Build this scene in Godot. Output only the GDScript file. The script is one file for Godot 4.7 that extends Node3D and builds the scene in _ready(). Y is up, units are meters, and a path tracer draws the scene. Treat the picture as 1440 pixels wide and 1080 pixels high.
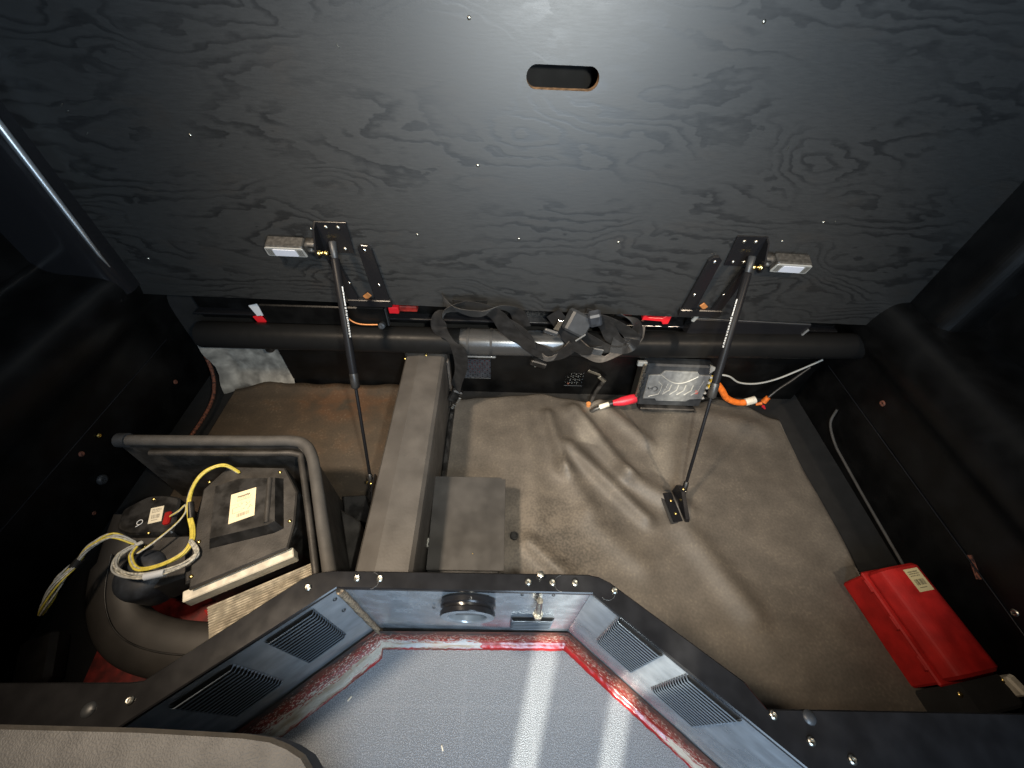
extends Node3D
# Storage locker under the raised bunk board of a lorry sleeper cab, seen steeply from above.

# ------------------------------------------------------------------ mesh builder
class Mb:
	var st := SurfaceTool.new()
	var xf := Transform3D()
	func _init(t := Transform3D()) -> void:
		st.begin(Mesh.PRIMITIVE_TRIANGLES)
		xf = t
	func grp(g: int) -> Mb:
		st.set_smooth_group(g)
		return self
	func face(p: Array, n: Vector3, uv: Array = []) -> void:   # n: the side the face shows
		var c: Vector3 = Vector3.ZERO
		for i in range(1, p.size() - 1):
			c += (p[i] - p[0]).cross(p[i + 1] - p[0])
		var flip := c.dot(n) < 0.0
		for i in range(1, p.size() - 1):
			var t: Array = [0, i, i + 1] if flip else [0, i + 1, i]
			for k in t:
				var v: Vector3 = p[k]
				st.set_uv(uv[k] if uv.size() > k else Vector2(v.x + v.z, v.y + v.z))
				st.add_vertex(xf * v)
	func box(c: Vector3, s: Vector3, ch := 0.0, b := Basis()) -> Mb:
		grp(-1)
		var h := s / 2.0
		ch = minf(ch, minf(h.x, minf(h.y, h.z)) * 0.9)
		var v := func(sx: int, sy: int, sz: int, ax: int) -> Vector3:
			var q := Vector3(sx * (h.x - (0.0 if ax == 0 else ch)), sy * (h.y - (0.0 if ax == 1 else ch)), sz * (h.z - (0.0 if ax == 2 else ch)))
			return c + b * q
		for s1 in [-1, 1]:
			face([v.call(s1, -1, -1, 0), v.call(s1, 1, -1, 0), v.call(s1, 1, 1, 0), v.call(s1, -1, 1, 0)], b * Vector3(s1, 0, 0), [Vector2(0, 0), Vector2(0, 1), Vector2(1, 1), Vector2(1, 0)])
			face([v.call(-1, s1, -1, 1), v.call(1, s1, -1, 1), v.call(1, s1, 1, 1), v.call(-1, s1, 1, 1)], b * Vector3(0, s1, 0), [Vector2(0, 0), Vector2(1, 0), Vector2(1, 1), Vector2(0, 1)])
			face([v.call(-1, -1, s1, 2), v.call(1, -1, s1, 2), v.call(1, 1, s1, 2), v.call(-1, 1, s1, 2)], b * Vector3(0, 0, s1), [Vector2(0, 1), Vector2(1, 1), Vector2(1, 0), Vector2(0, 0)])
			if ch > 0.0:
				for s2 in [-1, 1]:
					face([v.call(s1, s2, -1, 0), v.call(s1, s2, 1, 0), v.call(s1, s2, 1, 1), v.call(s1, s2, -1, 1)], b * Vector3(s1, s2, 0))
					face([v.call(s1, -1, s2, 0), v.call(s1, 1, s2, 0), v.call(s1, 1, s2, 2), v.call(s1, -1, s2, 2)], b * Vector3(s1, 0, s2))
					face([v.call(-1, s1, s2, 1), v.call(1, s1, s2, 1), v.call(1, s1, s2, 2), v.call(-1, s1, s2, 2)], b * Vector3(0, s1, s2))
					for s3 in [-1, 1]:
						face([v.call(s1, s2, s3, 0), v.call(s1, s2, s3, 1), v.call(s1, s2, s3, 2)], b * Vector3(s1, s2, s3))
		return self
	# polygon in the plane of axes bx, by through o, from h0 to h1 along bz, its edges chamfered by ch
	func prism(poly: Array, h0: float, h1: float, ch := 0.0, o := Vector3.ZERO, bx := Vector3.RIGHT, by := Vector3.UP, bz := Vector3.BACK) -> Mb:
		grp(-1)
		var n := poly.size()
		var area := 0.0
		for i in n:
			var a: Vector2 = poly[i]
			area += a.cross(poly[(i + 1) % n])
		var sg := 1.0 if area > 0.0 else -1.0
		var inn: Array = []
		for i in n:
			var a: Vector2 = poly[(i + n - 1) % n]
			var q: Vector2 = poly[i]
			var c: Vector2 = poly[(i + 1) % n]
			var n1 := (q - a).normalized().orthogonal() * -sg
			var n2 := (c - q).normalized().orthogonal() * -sg
			var m := (n1 + n2)
			m = m.normalized() / maxf(0.4, m.length() / 2.0)
			inn.append(q + m * ch)
		var P := func(q: Vector2, h: float) -> Vector3: return o + bx * q.x + by * q.y + bz * h
		var lo := minf(h0, h1)
		var hi := maxf(h0, h1)
		for i in n:
			var j := (i + 1) % n
			var a: Vector2 = poly[i]
			var c: Vector2 = poly[j]
			var on := (c - a).orthogonal() * sg
			var nn := bx * on.x + by * on.y
			face([P.call(a, lo + ch), P.call(c, lo + ch), P.call(c, hi - ch), P.call(a, hi - ch)], nn)
			if ch > 0.0:
				face([P.call(a, hi - ch), P.call(c, hi - ch), P.call(inn[j], hi), P.call(inn[i], hi)], nn + bz * nn.length())
				face([P.call(a, lo + ch), P.call(c, lo + ch), P.call(inn[j], lo), P.call(inn[i], lo)], nn - bz * nn.length())
		var idx := Geometry2D.triangulate_polygon(PackedVector2Array(inn))
		for k in range(0, idx.size(), 3):
			var q: Array = [inn[idx[k]], inn[idx[k + 1]], inn[idx[k + 2]]]
			face([P.call(q[0], hi), P.call(q[1], hi), P.call(q[2], hi)], bz, q)
			face([P.call(q[0], lo), P.call(q[1], lo), P.call(q[2], lo)], -bz, q)
		return self
	func slab(poly: Array, y0: float, y1: float, ch := 0.0) -> Mb:   # poly in (x, z)
		return prism(poly, y0, y1, ch, Vector3.ZERO, Vector3.RIGHT, Vector3.BACK, Vector3.UP)
	func tube(pts: Array, r: Variant, seg := 10, caps := true, flat := 1.0, g := 1) -> Mb:
		var n := pts.size()
		var t0: Vector3 = (pts[1] - pts[0]).normalized()
		var side := t0.cross(Vector3.UP)
		if side.length() < 0.1:
			side = t0.cross(Vector3.RIGHT)
		side = side.normalized()
		var rings: Array = []
		var along := 0.0
		var us: Array = []
		for i in n:
			var t: Vector3 = (pts[mini(i + 1, n - 1)] - pts[maxi(i - 1, 0)]).normalized()
			side = (side - t * side.dot(t)).normalized()
			var up := side.cross(t).normalized()
			var rad: float = r[i] if r is Array else r
			var ring: Array = []
			for k in seg:
				var a := TAU * k / seg
				ring.append(pts[i] + side * cos(a) * rad + up * sin(a) * rad * flat)
			rings.append(ring)
			if i: along += (pts[i] - pts[i - 1]).length()
			us.append(along)
		grp(g)
		for i in n - 1:
			for k in seg:
				var m := (k + 1) % seg
				var q: Array = [rings[i][k], rings[i][m], rings[i + 1][m], rings[i + 1][k]]
				var mid: Vector3 = (q[0] + q[1] + q[2] + q[3]) / 4.0
				face(q, mid - (pts[i] + pts[i + 1]) / 2.0, [Vector2(us[i], float(k) / seg), Vector2(us[i], float(k + 1) / seg), Vector2(us[i + 1], float(k + 1) / seg), Vector2(us[i + 1], float(k) / seg)])
		if caps:
			grp(-1)
			face(rings[0], pts[0] - pts[1])
			face(rings[n - 1], pts[n - 1] - pts[n - 2])
		return self
	# profile of Vector2(radius, height) turned about local Y; consecutive points share a smooth group unless hard
	func lathe(prof: Array, seg := 16, hard := true, b := Basis(), o := Vector3.ZERO) -> Mb:
		for i in prof.size() - 1:
			grp(10 + i if hard else 9)
			var p: Vector2 = prof[i]
			var q: Vector2 = prof[i + 1]
			if p.distance_to(q) < 1e-7: continue
			for k in seg:
				var a := TAU * k / seg
				var c := TAU * (k + 1) / seg
				var da := Vector3(cos(a), 0, sin(a))
				var dc := Vector3(cos(c), 0, sin(c))
				var d := (da + dc).normalized()
				var nn := d * (q.y - p.y) - Vector3.UP * (q.x - p.x)
				var pts: Array = [o + b * (da * p.x + Vector3.UP * p.y), o + b * (dc * p.x + Vector3.UP * p.y), o + b * (dc * q.x + Vector3.UP * q.y), o + b * (da * q.x + Vector3.UP * q.y)]
				if p.x < 1e-6: pts.remove_at(1)
				elif q.x < 1e-6: pts.remove_at(2)
				face(pts, b * nn)
		return self
	func grid(nu: int, nv: int, f: Callable, hint: Vector3, g := 1) -> Mb:   # f(u, v) for u, v in 0..1
		grp(g)
		var p: Array = []
		for i in nu + 1:
			var row: Array = []
			for j in nv + 1:
				row.append(f.call(float(i) / nu, float(j) / nv))
			p.append(row)
		for i in nu:
			for j in nv:
				face([p[i][j], p[i + 1][j], p[i + 1][j + 1], p[i][j + 1]], hint, [Vector2(float(i) / nu, float(j) / nv), Vector2(float(i + 1) / nu, float(j) / nv), Vector2(float(i + 1) / nu, float(j + 1) / nv), Vector2(float(i) / nu, float(j + 1) / nv)])
		return self
	# flat band: centre line and the direction of its width at every point
	func band(pts: Array, wd: Array, width: float, thick := 0.0014) -> Mb:
		var n := pts.size()
		var L: Array = []
		for i in n:
			var t: Vector3 = (pts[mini(i + 1, n - 1)] - pts[maxi(i - 1, 0)]).normalized()
			var w: Vector3 = wd[i]
			w = (w - t * w.dot(t)).normalized()
			var nn := t.cross(w).normalized() * thick / 2.0
			L.append([pts[i] - w * width / 2 + nn, pts[i] + w * width / 2 + nn, pts[i] + w * width / 2 - nn, pts[i] - w * width / 2 - nn, nn, w])
		for i in n - 1:
			var a: Array = L[i]
			var c: Array = L[i + 1]
			grp(2)
			face([a[0], a[1], c[1], c[0]], a[4])
			grp(3)
			face([a[3], a[2], c[2], c[3]], -a[4])
			grp(-1)
			face([a[1], a[2], c[2], c[1]], a[5])
			face([a[0], a[3], c[3], c[0]], -a[5])
		return self
	func done() -> ArrayMesh:
		st.generate_normals()
		return st.commit()

# ------------------------------------------------------------------ naming
var taken := {}
func numbered(called: String) -> String:
	var k: int = taken.get(called, 0)
	taken[called] = k + 1
	return called if k == 0 else "%s_%03d" % [called, k]
func tag(o: Node3D, label: String, category: String, group := "", kind := "") -> Node3D:
	o.set_meta("label", label)
	o.set_meta("category", category)
	if group: o.set_meta("group", group)
	if kind: o.set_meta("kind", kind)
	return o
func thing(called: String, label: String, category: String, at := Vector3.ZERO, group := "", kind := "") -> Node3D:
	var o := Node3D.new()
	o.name = numbered(called)
	add_child(o)
	o.position = at
	tag(o, label, category, group, kind)
	return o
# a mesh written in world coordinates, hung under its thing
func obj(called: String, b: Variant, m: Material, parent: Node3D = null, own := false) -> MeshInstance3D:
	var o := MeshInstance3D.new()
	o.mesh = b if b is Mesh else b.done()
	o.material_override = m
	if parent == null:
		o.name = numbered(called)
		add_child(o)
	else:
		o.name = called
		parent.add_child(o, true)
		if not own:
			var p := Vector3.ZERO
			var q: Node = parent
			while q != self:
				p += q.position
				q = q.get_parent()
			o.position = -p
	return o
func placed(called: String, mesh: Mesh, m: Material, parent: Node3D, at: Vector3, b := Basis()) -> MeshInstance3D:
	var o := obj(called, mesh, m, parent)
	o.transform = Transform3D(b, o.position + at)
	return o
func facing(n: Vector3, about := Vector3.ZERO) -> Basis:   # local Y along n
	n = n.normalized()
	var x := about if about != Vector3.ZERO else (Vector3.RIGHT if absf(n.x) < 0.9 else Vector3.BACK)
	x = (x - n * x.dot(n)).normalized()
	return Basis(x, n, x.cross(n))
func smooth(p: Array, per := 6) -> Array:
	var out: Array = []
	for i in p.size() - 1:
		var a: Vector3 = p[maxi(i - 1, 0)]
		var b: Vector3 = p[i]
		var c: Vector3 = p[i + 1]
		var d: Vector3 = p[mini(i + 2, p.size() - 1)]
		for k in per:
			out.append(b.cubic_interpolate(c, a, d, float(k) / per))
	out.append(p[p.size() - 1])
	return out
func arc(c: Vector2, r: float, a0: float, a1: float, n: int) -> Array:
	var out: Array = []
	for i in n + 1:
		var a := deg_to_rad(lerpf(a0, a1, float(i) / n))
		out.append(c + Vector2(cos(a), sin(a)) * r)
	return out
func rounded(poly: Array, r: float, n := 4) -> Array:   # polygon with its corners rounded
	var out: Array = []
	var m := poly.size()
	for i in m:
		var q: Vector2 = poly[i]
		var a: Vector2 = (poly[(i + m - 1) % m] - q)
		var c: Vector2 = (poly[(i + 1) % m] - q)
		var ra := minf(r, a.length() * 0.45)
		var rc := minf(r, c.length() * 0.45)
		var s := q + a.normalized() * ra
		var e := q + c.normalized() * rc
		for k in n + 1:
			var t := float(k) / n
			out.append(s.lerp(q, t).lerp(q.lerp(e, t), t))
	return out

# ------------------------------------------------------------------ textures and materials
var rng := RandomNumberGenerator.new()
func noise(sd: int, f: float, oct := 4, type := FastNoiseLite.TYPE_SIMPLEX_SMOOTH) -> FastNoiseLite:
	var n := FastNoiseLite.new()
	n.seed = sd
	n.noise_type = type
	n.frequency = f
	n.fractal_octaves = oct
	return n
func noise_tex(sd: int, f: float, lo: float, hi: float, oct := 5, size := 512, p0 := 0.2, p1 := 0.8) -> NoiseTexture2D:
	var t := NoiseTexture2D.new()
	t.width = size
	t.height = size
	t.seamless = true
	t.noise = noise(sd, f, oct)
	var g := Gradient.new()
	g.set_color(0, Color(lo, lo, lo))
	g.set_color(1, Color(hi, hi, hi))
	g.set_offset(0, p0)
	g.set_offset(1, p1)
	t.color_ramp = g
	return t
func lin(r: float, g: float, b: float) -> Color: return Color(r, g, b).linear_to_srgb()
var T := {}
var M := {}
func mat(key: String, c: Color, rough := 0.6, metal := 0.0, opt := {}) -> StandardMaterial3D:
	var m := StandardMaterial3D.new()
	m.resource_name = key
	m.albedo_color = c
	m.roughness = rough
	m.metallic = metal
	if opt.has("spec"): m.metallic_specular = opt.spec
	if opt.has("tex"):
		m.albedo_texture = T[opt.tex]
	if opt.has("rough"):
		m.roughness_texture = T[opt.rough]
		m.roughness_texture_channel = BaseMaterial3D.TEXTURE_CHANNEL_RED
	if opt.has("bump"):
		m.heightmap_enabled = true
		m.heightmap_texture = T[opt.bump]
		m.heightmap_scale = opt.get("depth", 0.05)
	if opt.has("tri"):
		m.uv1_triplanar = true
		m.uv1_world_triplanar = true
		m.uv1_scale = Vector3.ONE * float(opt.tri)
	if opt.has("coat"):
		m.clearcoat_enabled = true
		m.clearcoat = opt.coat
		m.clearcoat_roughness = opt.get("coat_rough", 0.1)
	if opt.has("rim"):
		m.rim_enabled = true
		m.rim = opt.rim
		m.rim_tint = 0.3
	M[key] = m
	return m

func plywood_texture() -> void:
	var W := 1400
	var H := 640
	var warp := noise(11, 0.9, 3)
	var knots := noise(12, 1.6, 2)
	var rag := noise(13, 26.0, 3)
	var fine := noise(14, 70.0, 2)
	var patch := noise(15, 2.2, 3)
	var im := Image.create(W, H, false, Image.FORMAT_RGB8)
	var hm := Image.create(W, H, false, Image.FORMAT_L8)
	var rm := Image.create(W, H, false, Image.FORMAT_L8)
	for j in H:
		var y := float(j) / H * 0.9
		for i in W:
			var x := float(i) / W * 2.2
			var w := warp.get_noise_2d(x * 0.8, y * 3.4)
			var k := knots.get_noise_2d(x * 1.2, y * 2.4)
			var r := rag.get_noise_2d(x * 0.55, y * 1.5)
			var t := y * 20.0 + w * 5.0 + maxf(0.0, k - 0.2) * 7.0 + r * 0.45
			var fr := t - floorf(t)
			var band := smoothstep(0.50, 0.86, fr) * (1.0 - smoothstep(0.955, 1.0, fr))   # slow dark, sharp edge
			var strength := clampf(0.5 + patch.get_noise_2d(x * 1.2, y * 2.6) * 1.5 + (0.25 if int(floorf(t)) % 3 == 0 else 0.0), 0.05, 1.0)
			var f := fine.get_noise_2d(x * 0.35, y * 4.0) * 0.5 + fine.get_noise_2d(x * 3.0, y * 9.0) * 0.5
			var v := 0.84 - band * strength * 0.42 + f * 0.24
			var warm := clampf(patch.get_noise_2d(x * 2.4 + 9.0, y * 5.0 + 3.0) * 1.4 - 0.45, 0.0, 0.5) * (0.5 + fine.get_noise_2d(x * 5.0, y * 5.0))
			v = clampf(v, 0.08, 1.0)
			im.set_pixel(i, j, Color(clampf(v * (1.0 + 0.30 * warm), 0, 1), v, v * (1.0 - 0.25 * warm)))
			hm.set_pixel(i, j, Color(v, v, v))
			var q := 0.72 + 0.28 * v
			rm.set_pixel(i, j, Color(q, q, q))
	T["ply"] = ImageTexture.create_from_image(im)
	T["ply_h"] = ImageTexture.create_from_image(hm)
	T["ply_r"] = ImageTexture.create_from_image(rm)

func edge_texture() -> void:   # chipped red paint, primer, sealant and rust along the floor edge; u along, v from wall to floor
	var W := 1800
	var H := 96
	var n1 := noise(31, 6.0, 4)
	var n2 := noise(32, 30.0, 3)
	var n3 := noise(33, 90.0, 2)
	var im := Image.create(W, H, false, Image.FORMAT_RGB8)
	var rm := Image.create(W, H, false, Image.FORMAT_L8)
	for i in W:
		var u := float(i) / W
		for j in H:
			var v := float(j) / H
			var x := u * 1.1
			var a := n1.get_noise_2d(x * 2.2, v * 0.6)
			var b := n2.get_noise_2d(x * 1.6, v * 0.8)
			var d := n3.get_noise_2d(x * 2.0, v * 1.0)
			var red := lin(0.27, 0.010, 0.010)
			var rust := lin(0.10, 0.025, 0.014)
			var primer := lin(0.34, 0.33, 0.29)
			var grey := lin(0.30, 0.34, 0.38)
			var black := lin(0.018, 0.017, 0.018)
			var c := red
			var rough := 0.55
			var fresh := smoothstep(0.485, 0.492, u + a * 0.006) * (1.0 - smoothstep(0.735, 0.765, u + a * 0.05))
			if v < 0.11 + 0.14 * b:
				c = black.lerp(rust, clampf(0.5 + a * 1.6 + d * 0.6, 0, 1))
			elif v < 0.36 + 0.16 * b + 0.06 * a:
				c = rust.lerp(lin(0.20, 0.02, 0.015), clampf(0.45 + b * 1.5, 0, 1))
				if d > 0.32: c = primer
			elif fresh > 0.5:
				c = red
				rough = 0.22
				if v < 0.52 + b * 0.08: c = rust.lerp(red, 0.35 + 0.4 * clampf(a + 0.5, 0, 1))
				if v > 0.9: c = red.lerp(rust, 0.5)
			elif v < 0.72 + 0.22 * b + 0.06 * d + (0.08 if u < 0.3 else 0.0):
				c = primer.lerp(grey, smoothstep(0.36, 0.40, u + a * 0.02) * (1.0 - smoothstep(0.52, 0.56, u)))
				c = c.lerp(lin(0.20, 0.16, 0.11), clampf(a * 1.8 + d * 0.5, 0.0, 0.8))
				rough = 0.7
			else:
				c = red.lerp(rust, clampf(0.25 + a * 1.6 + d * 0.7, 0, 1))
				if v > 0.93 + 0.05 * d: c = black
			c = c * (0.93 + 0.14 * d)
			c.a = 1.0
			im.set_pixel(i, j, c.clamp())
			rm.set_pixel(i, j, Color(rough, rough, rough))
	T["edge"] = ImageTexture.create_from_image(im)
	T["edge_r"] = ImageTexture.create_from_image(rm)

func mat_texture() -> void:   # dusty rubber: scuffs and stains; covers x -1..1.1, z -1..0
	var W := 1100
	var H := 560
	var n1 := noise(41, 2.4, 4)
	var n2 := noise(42, 11.0, 4)
	var n3 := noise(43, 120.0, 2)
	var im := Image.create(W, H, false, Image.FORMAT_RGB8)
	for j in H:
		for i in W:
			var x := -1.0 + 2.1 * i / W
			var z := -1.0 + 1.0 * j / H
			var a := n1.get_noise_2d(x, z)
			var b := n2.get_noise_2d(x, z * 1.3)
			var d := n3.get_noise_2d(x, z)
			var dust := clampf(0.50 + 0.36 * a + 0.26 * b + d * 0.24, 0.0, 1.0)
			var spot := exp(-pow(Vector2(x - 0.14, z + 0.40).length() / 0.14, 2.0)) * 0.5
			dust = clampf(dust + spot * (0.5 + d * 0.9 + b), 0.0, 1.0)
			var c := Color(0.54, 0.525, 0.505).lerp(Color(0.86, 0.835, 0.80), dust)
			if x < -0.28:
				var rust := clampf(exp(-pow(Vector2((x + 0.53) / 0.13, (z + 0.86) / 0.07).length(), 2.0)) * (0.6 + 1.0 * b) + maxf(0.0, b + a - 0.2) * 0.35, 0.0, 0.6)
				c = (c * Color(0.80, 0.735, 0.65)).lerp(Color(0.80, 0.52, 0.32), rust * 0.8)
			if d > 0.46 and b > 0.12: c = c.lerp(Color(0.9, 0.87, 0.8), 0.4)
			c.a = 1.0
			im.set_pixel(i, j, c.clamp())
	T["mat"] = ImageTexture.create_from_image(im)

func print_texture(key: String, w: int, h: int, paper: Color, sd: int, style: int) -> void:   # small print too fine to read
	var im := Image.create(w, h, false, Image.FORMAT_RGB8)
	im.fill(paper)
	var r := RandomNumberGenerator.new()
	r.seed = sd
	var ink := Color(0.12, 0.11, 0.10)
	var faint := paper.lerp(ink, 0.45)
	if style == 0:
		var x := int(w * 0.28)
		while x < w * 0.76:   # heavy heading strokes
			var s := r.randi_range(3, 6)
			im.fill_rect(Rect2i(x, int(h * 0.13) + r.randi_range(0, 3), s, int(h * 0.055)), ink)
			x += s + 2
		for row in 4:
			x = int(w * 0.27)
			while x < w * 0.78:
				var s := r.randi_range(3, 14)
				im.fill_rect(Rect2i(x, int(h * (0.22 + 0.032 * row)), s, 3), faint)
				x += s + r.randi_range(2, 5)
		im.fill_rect(Rect2i(int(w * 0.06), int(h * 0.41), int(w * 0.9), 1), faint)
		for row in 6:
			x = int(w * (0.30 if row == 0 else 0.48))
			while x < w * 0.86:
				var s := r.randi_range(3, 12)
				if r.randf() < 0.6: im.fill_rect(Rect2i(x, int(h * (0.45 + 0.045 * row)), s, 4), faint.lerp(ink, r.randf() * 0.6))
				x += s + r.randi_range(3, 9)
		for e in [[0.12, 0.52, 0.32, 0.008], [0.12, 0.70, 0.40, 0.008], [0.115, 0.53, 0.012, 0.17]]:
			im.fill_rect(Rect2i(int(w * e[0]), int(h * e[1]), maxi(2, int(w * e[2])), maxi(2, int(h * e[3]))), faint.lerp(ink, 0.4))
		x = int(w * 0.30)
		while x < w * 0.80:   # bar code
			var s := r.randi_range(1, 3)
			im.fill_rect(Rect2i(x, int(h * 0.76), s, int(h * 0.12)), faint)
			x += s + r.randi_range(1, 3)
	else:
		for row in 3:
			var x := int(w * 0.15)
			while x < w * 0.8:
				var s := r.randi_range(3, 10)
				im.fill_rect(Rect2i(x, int(h * (0.12 + 0.09 * row)), s, int(h * 0.05)), faint.lerp(ink, 0.6 if row == 0 else 0.2))
				x += s + r.randi_range(2, 5)
		var x := int(w * 0.18)
		while x < w * 0.82:
			var s := r.randi_range(1, 3)
			im.fill_rect(Rect2i(x, int(h * 0.48), s, int(h * 0.26)), ink.lerp(faint, 0.4))
			x += s + r.randi_range(1, 4)
		im.fill_rect(Rect2i(int(w * 0.2), int(h * 0.82), int(w * 0.5), maxi(2, int(h * 0.04))), faint)
	T[key] = ImageTexture.create_from_image(im)

func make_materials() -> void:
	T["mottle"] = noise_tex(1, 0.012, 0.62, 1.0, 5)
	T["mottle_soft"] = noise_tex(2, 0.008, 0.82, 1.0, 4)
	T["rough_var"] = noise_tex(3, 0.02, 0.75, 1.0, 5)
	T["grain"] = noise_tex(4, 0.16, 0.0, 1.0, 3, 512, 0.3, 0.7)
	T["pebble"] = noise_tex(5, 0.10, 0.0, 1.0, 2, 512, 0.25, 0.75)
	T["pebble_c"] = noise_tex(5, 0.10, 0.70, 1.0, 2, 512, 0.25, 0.75)
	T["smear"] = noise_tex(8, 0.012, 0.82, 1.0, 6, 512, 0.25, 0.8)
	T["dirt"] = noise_tex(9, 0.018, 0.35, 1.0, 6, 512, 0.28, 0.62)
	plywood_texture()
	edge_texture()
	mat_texture()
	print_texture("unit_label", 160, 240, Color(0.86, 0.80, 0.66), 5, 0)
	print_texture("small_label", 96, 128, Color(0.84, 0.80, 0.70), 6, 1)
	print_texture("case_label", 120, 180, Color(0.74, 0.70, 0.56), 7, 1)
	var ply := mat("ply", Color(1, 1, 1), 0.56, 0.0, {"tex": "ply", "rough": "ply_r", "spec": 0.72})
	ply.albedo_color = lin(0.0095, 0.0098, 0.0092)
	ply.heightmap_enabled = true
	ply.heightmap_texture = T.ply_h
	ply.heightmap_scale = 0.012
	ply.texture_repeat = true
	mat("raw_wood", lin(0.45, 0.26, 0.13), 0.8, 0.0, {"tex": "mottle", "tri": 9.0})
	mat("wall_black", lin(0.0045, 0.0045, 0.0045), 0.42, 0.0, {"spec": 0.36, "tex": "mottle", "tri": 1.6, "bump": "grain", "depth": 0.006, "rough": "rough_var"})
	mat("carpet_black", lin(0.0045, 0.0045, 0.0045), 0.95, 0.0, {"tex": "mottle", "tri": 3.0})
	mat("black_plastic", lin(0.022, 0.021, 0.020), 0.48, 0.0, {"tex": "dirt", "tri": 2.2, "rough": "rough_var"})
	mat("dusty_plastic", lin(0.040, 0.036, 0.032), 0.62, 0.0, {"tex": "mottle", "tri": 2.6, "rough": "rough_var", "bump": "grain", "depth": 0.01})
	mat("box_lid", lin(0.050, 0.048, 0.046), 0.42, 0.0, {"tex": "mottle_soft", "tri": 2.0, "rough": "rough_var"})
	mat("duct_plastic", lin(0.060, 0.055, 0.050), 0.55, 0.0, {"tex": "mottle_soft", "tri": 1.8, "rough": "rough_var", "bump": "grain", "depth": 0.006})
	mat("gloss_black", lin(0.008, 0.008, 0.009), 0.22, 0.0, {"rough": "rough_var", "tri": 3.0, "spec": 0.45})
	mat("strut_black", lin(0.007, 0.007, 0.008), 0.42, 0.0, {"spec": 0.24})
	mat("tube_black", lin(0.007, 0.007, 0.007), 0.45, 0.0, {"rough": "rough_var", "tri": 3.0, "spec": 0.2})
	mat("perforated", lin(0.045, 0.050, 0.060), 0.42, 0.2, {"tex": "mottle_soft", "tri": 6.0})
	mat("steel_black", lin(0.012, 0.012, 0.013), 0.2, 0.0, {"rough": "smear", "tex": "mottle_soft", "tri": 4.0, "spec": 0.32})
	mat("panel_steel", lin(0.25, 0.28, 0.31), 0.24, 0.35, {"rough": "smear", "tex": "mottle_soft", "tri": 5.0, "spec": 0.6})
	mat("louver_steel", lin(0.14, 0.17, 0.205), 0.2, 0.5, {"rough": "smear", "tri": 7.0})
	mat("chrome", lin(0.62, 0.62, 0.60), 0.2, 1.0)
	mat("zinc", lin(0.55, 0.54, 0.48), 0.33, 1.0, {"tex": "mottle", "tri": 30.0})
	mat("brass", lin(0.62, 0.46, 0.16), 0.28, 1.0)
	mat("recess", lin(0.01, 0.01, 0.01), 0.7)
	mat("rubber", lin(0.15, 0.140, 0.128), 0.57, 0.0, {"spec": 0.5})
	M.rubber.albedo_texture = T["mat"]
	mat("duct_dark", lin(0.034, 0.031, 0.028), 0.5, 0.0, {"tex": "mottle_soft", "tri": 3.0})
	mat("tube_highlight", lin(0.06, 0.06, 0.06), 0.26, 0.5, {"rough": "smear", "tri": 5.0})
	mat("highlight_silver", lin(0.85, 0.9, 0.92), 0.38, 1.0)
	mat("rim_foam", lin(0.050, 0.046, 0.041), 0.7, 0.0, {"tex": "mottle_soft", "tri": 5.0, "bump": "grain", "depth": 0.015})
	mat("floor_vinyl", lin(0.215, 0.24, 0.27), 0.5, 0.0, {"tex": "pebble_c", "tri": 7.0, "bump": "pebble", "depth": 0.09})
	mat("edge", Color(1, 1, 1), 1.0, 0.0, {"tex": "edge", "rough": "edge_r"})
	mat("red_paint", lin(0.20, 0.014, 0.010), 0.45, 0.0, {"tex": "mottle", "tri": 5.0})
	mat("red_plastic", lin(0.33, 0.012, 0.010), 0.6, 0.0, {"spec": 0.28, "tex": "mottle_soft", "tri": 4.0, "bump": "grain", "depth": 0.006})
	mat("red_tape", lin(0.50, 0.012, 0.018), 0.35)
	mat("red_boot", lin(0.55, 0.02, 0.035), 0.4)
	mat("white_tape", lin(0.42, 0.44, 0.46), 0.4)
	mat("white_plastic", lin(0.66, 0.61, 0.50), 0.5, 0.0, {"tex": "mottle_soft", "tri": 8.0})
	mat("filter", lin(0.52, 0.47, 0.37), 0.9, 0.0, {"tex": "mottle", "tri": 6.0})
	mat("insulation", lin(0.32, 0.305, 0.27), 0.85, 0.0, {"tex": "mottle", "tri": 3.0})
	mat("rust", lin(0.16, 0.05, 0.025), 0.8, 0.0, {"tex": "dirt", "tri": 12.0})
	mat("weld", lin(0.26, 0.19, 0.12), 0.75, 0.0, {"tex": "dirt", "tri": 14.0})
	mat("console", lin(0.047, 0.043, 0.037), 0.6, 0.0, {"tex": "mottle_soft", "tri": 7.0, "bump": "pebble", "depth": 0.02})
	mat("webbing", lin(0.012, 0.012, 0.0125), 0.5, 0.0, {"spec": 0.35, "rim": 0.15, "bump": "grain", "depth": 0.02, "tri": 6.0, "tex": "mottle"})
	mat("webbing_dusty", lin(0.10, 0.085, 0.072), 0.6, 0.0, {"rim": 0.2, "bump": "grain", "depth": 0.02, "tri": 6.0, "tex": "mottle"})
	mat("silver", lin(0.135, 0.14, 0.142), 0.6, 0.0, {"tex": "mottle_soft", "tri": 10.0})
	mat("silver_light", lin(0.27, 0.27, 0.255), 0.4, 0.2)
	mat("charcoal", lin(0.035, 0.038, 0.042), 0.45, 0.2, {"tex": "mottle_soft", "tri": 8.0})
	mat("orange", lin(0.72, 0.16, 0.018), 0.45, 0.0, {"tex": "mottle_soft", "tri": 14.0})
	mat("yellow_wire", lin(0.62, 0.50, 0.07), 0.42, 0.0, {"tex": "mottle_soft", "tri": 20.0})
	mat("white_wire", lin(0.52, 0.50, 0.42), 0.45, 0.0, {"tex": "mottle", "tri": 20.0})
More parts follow.
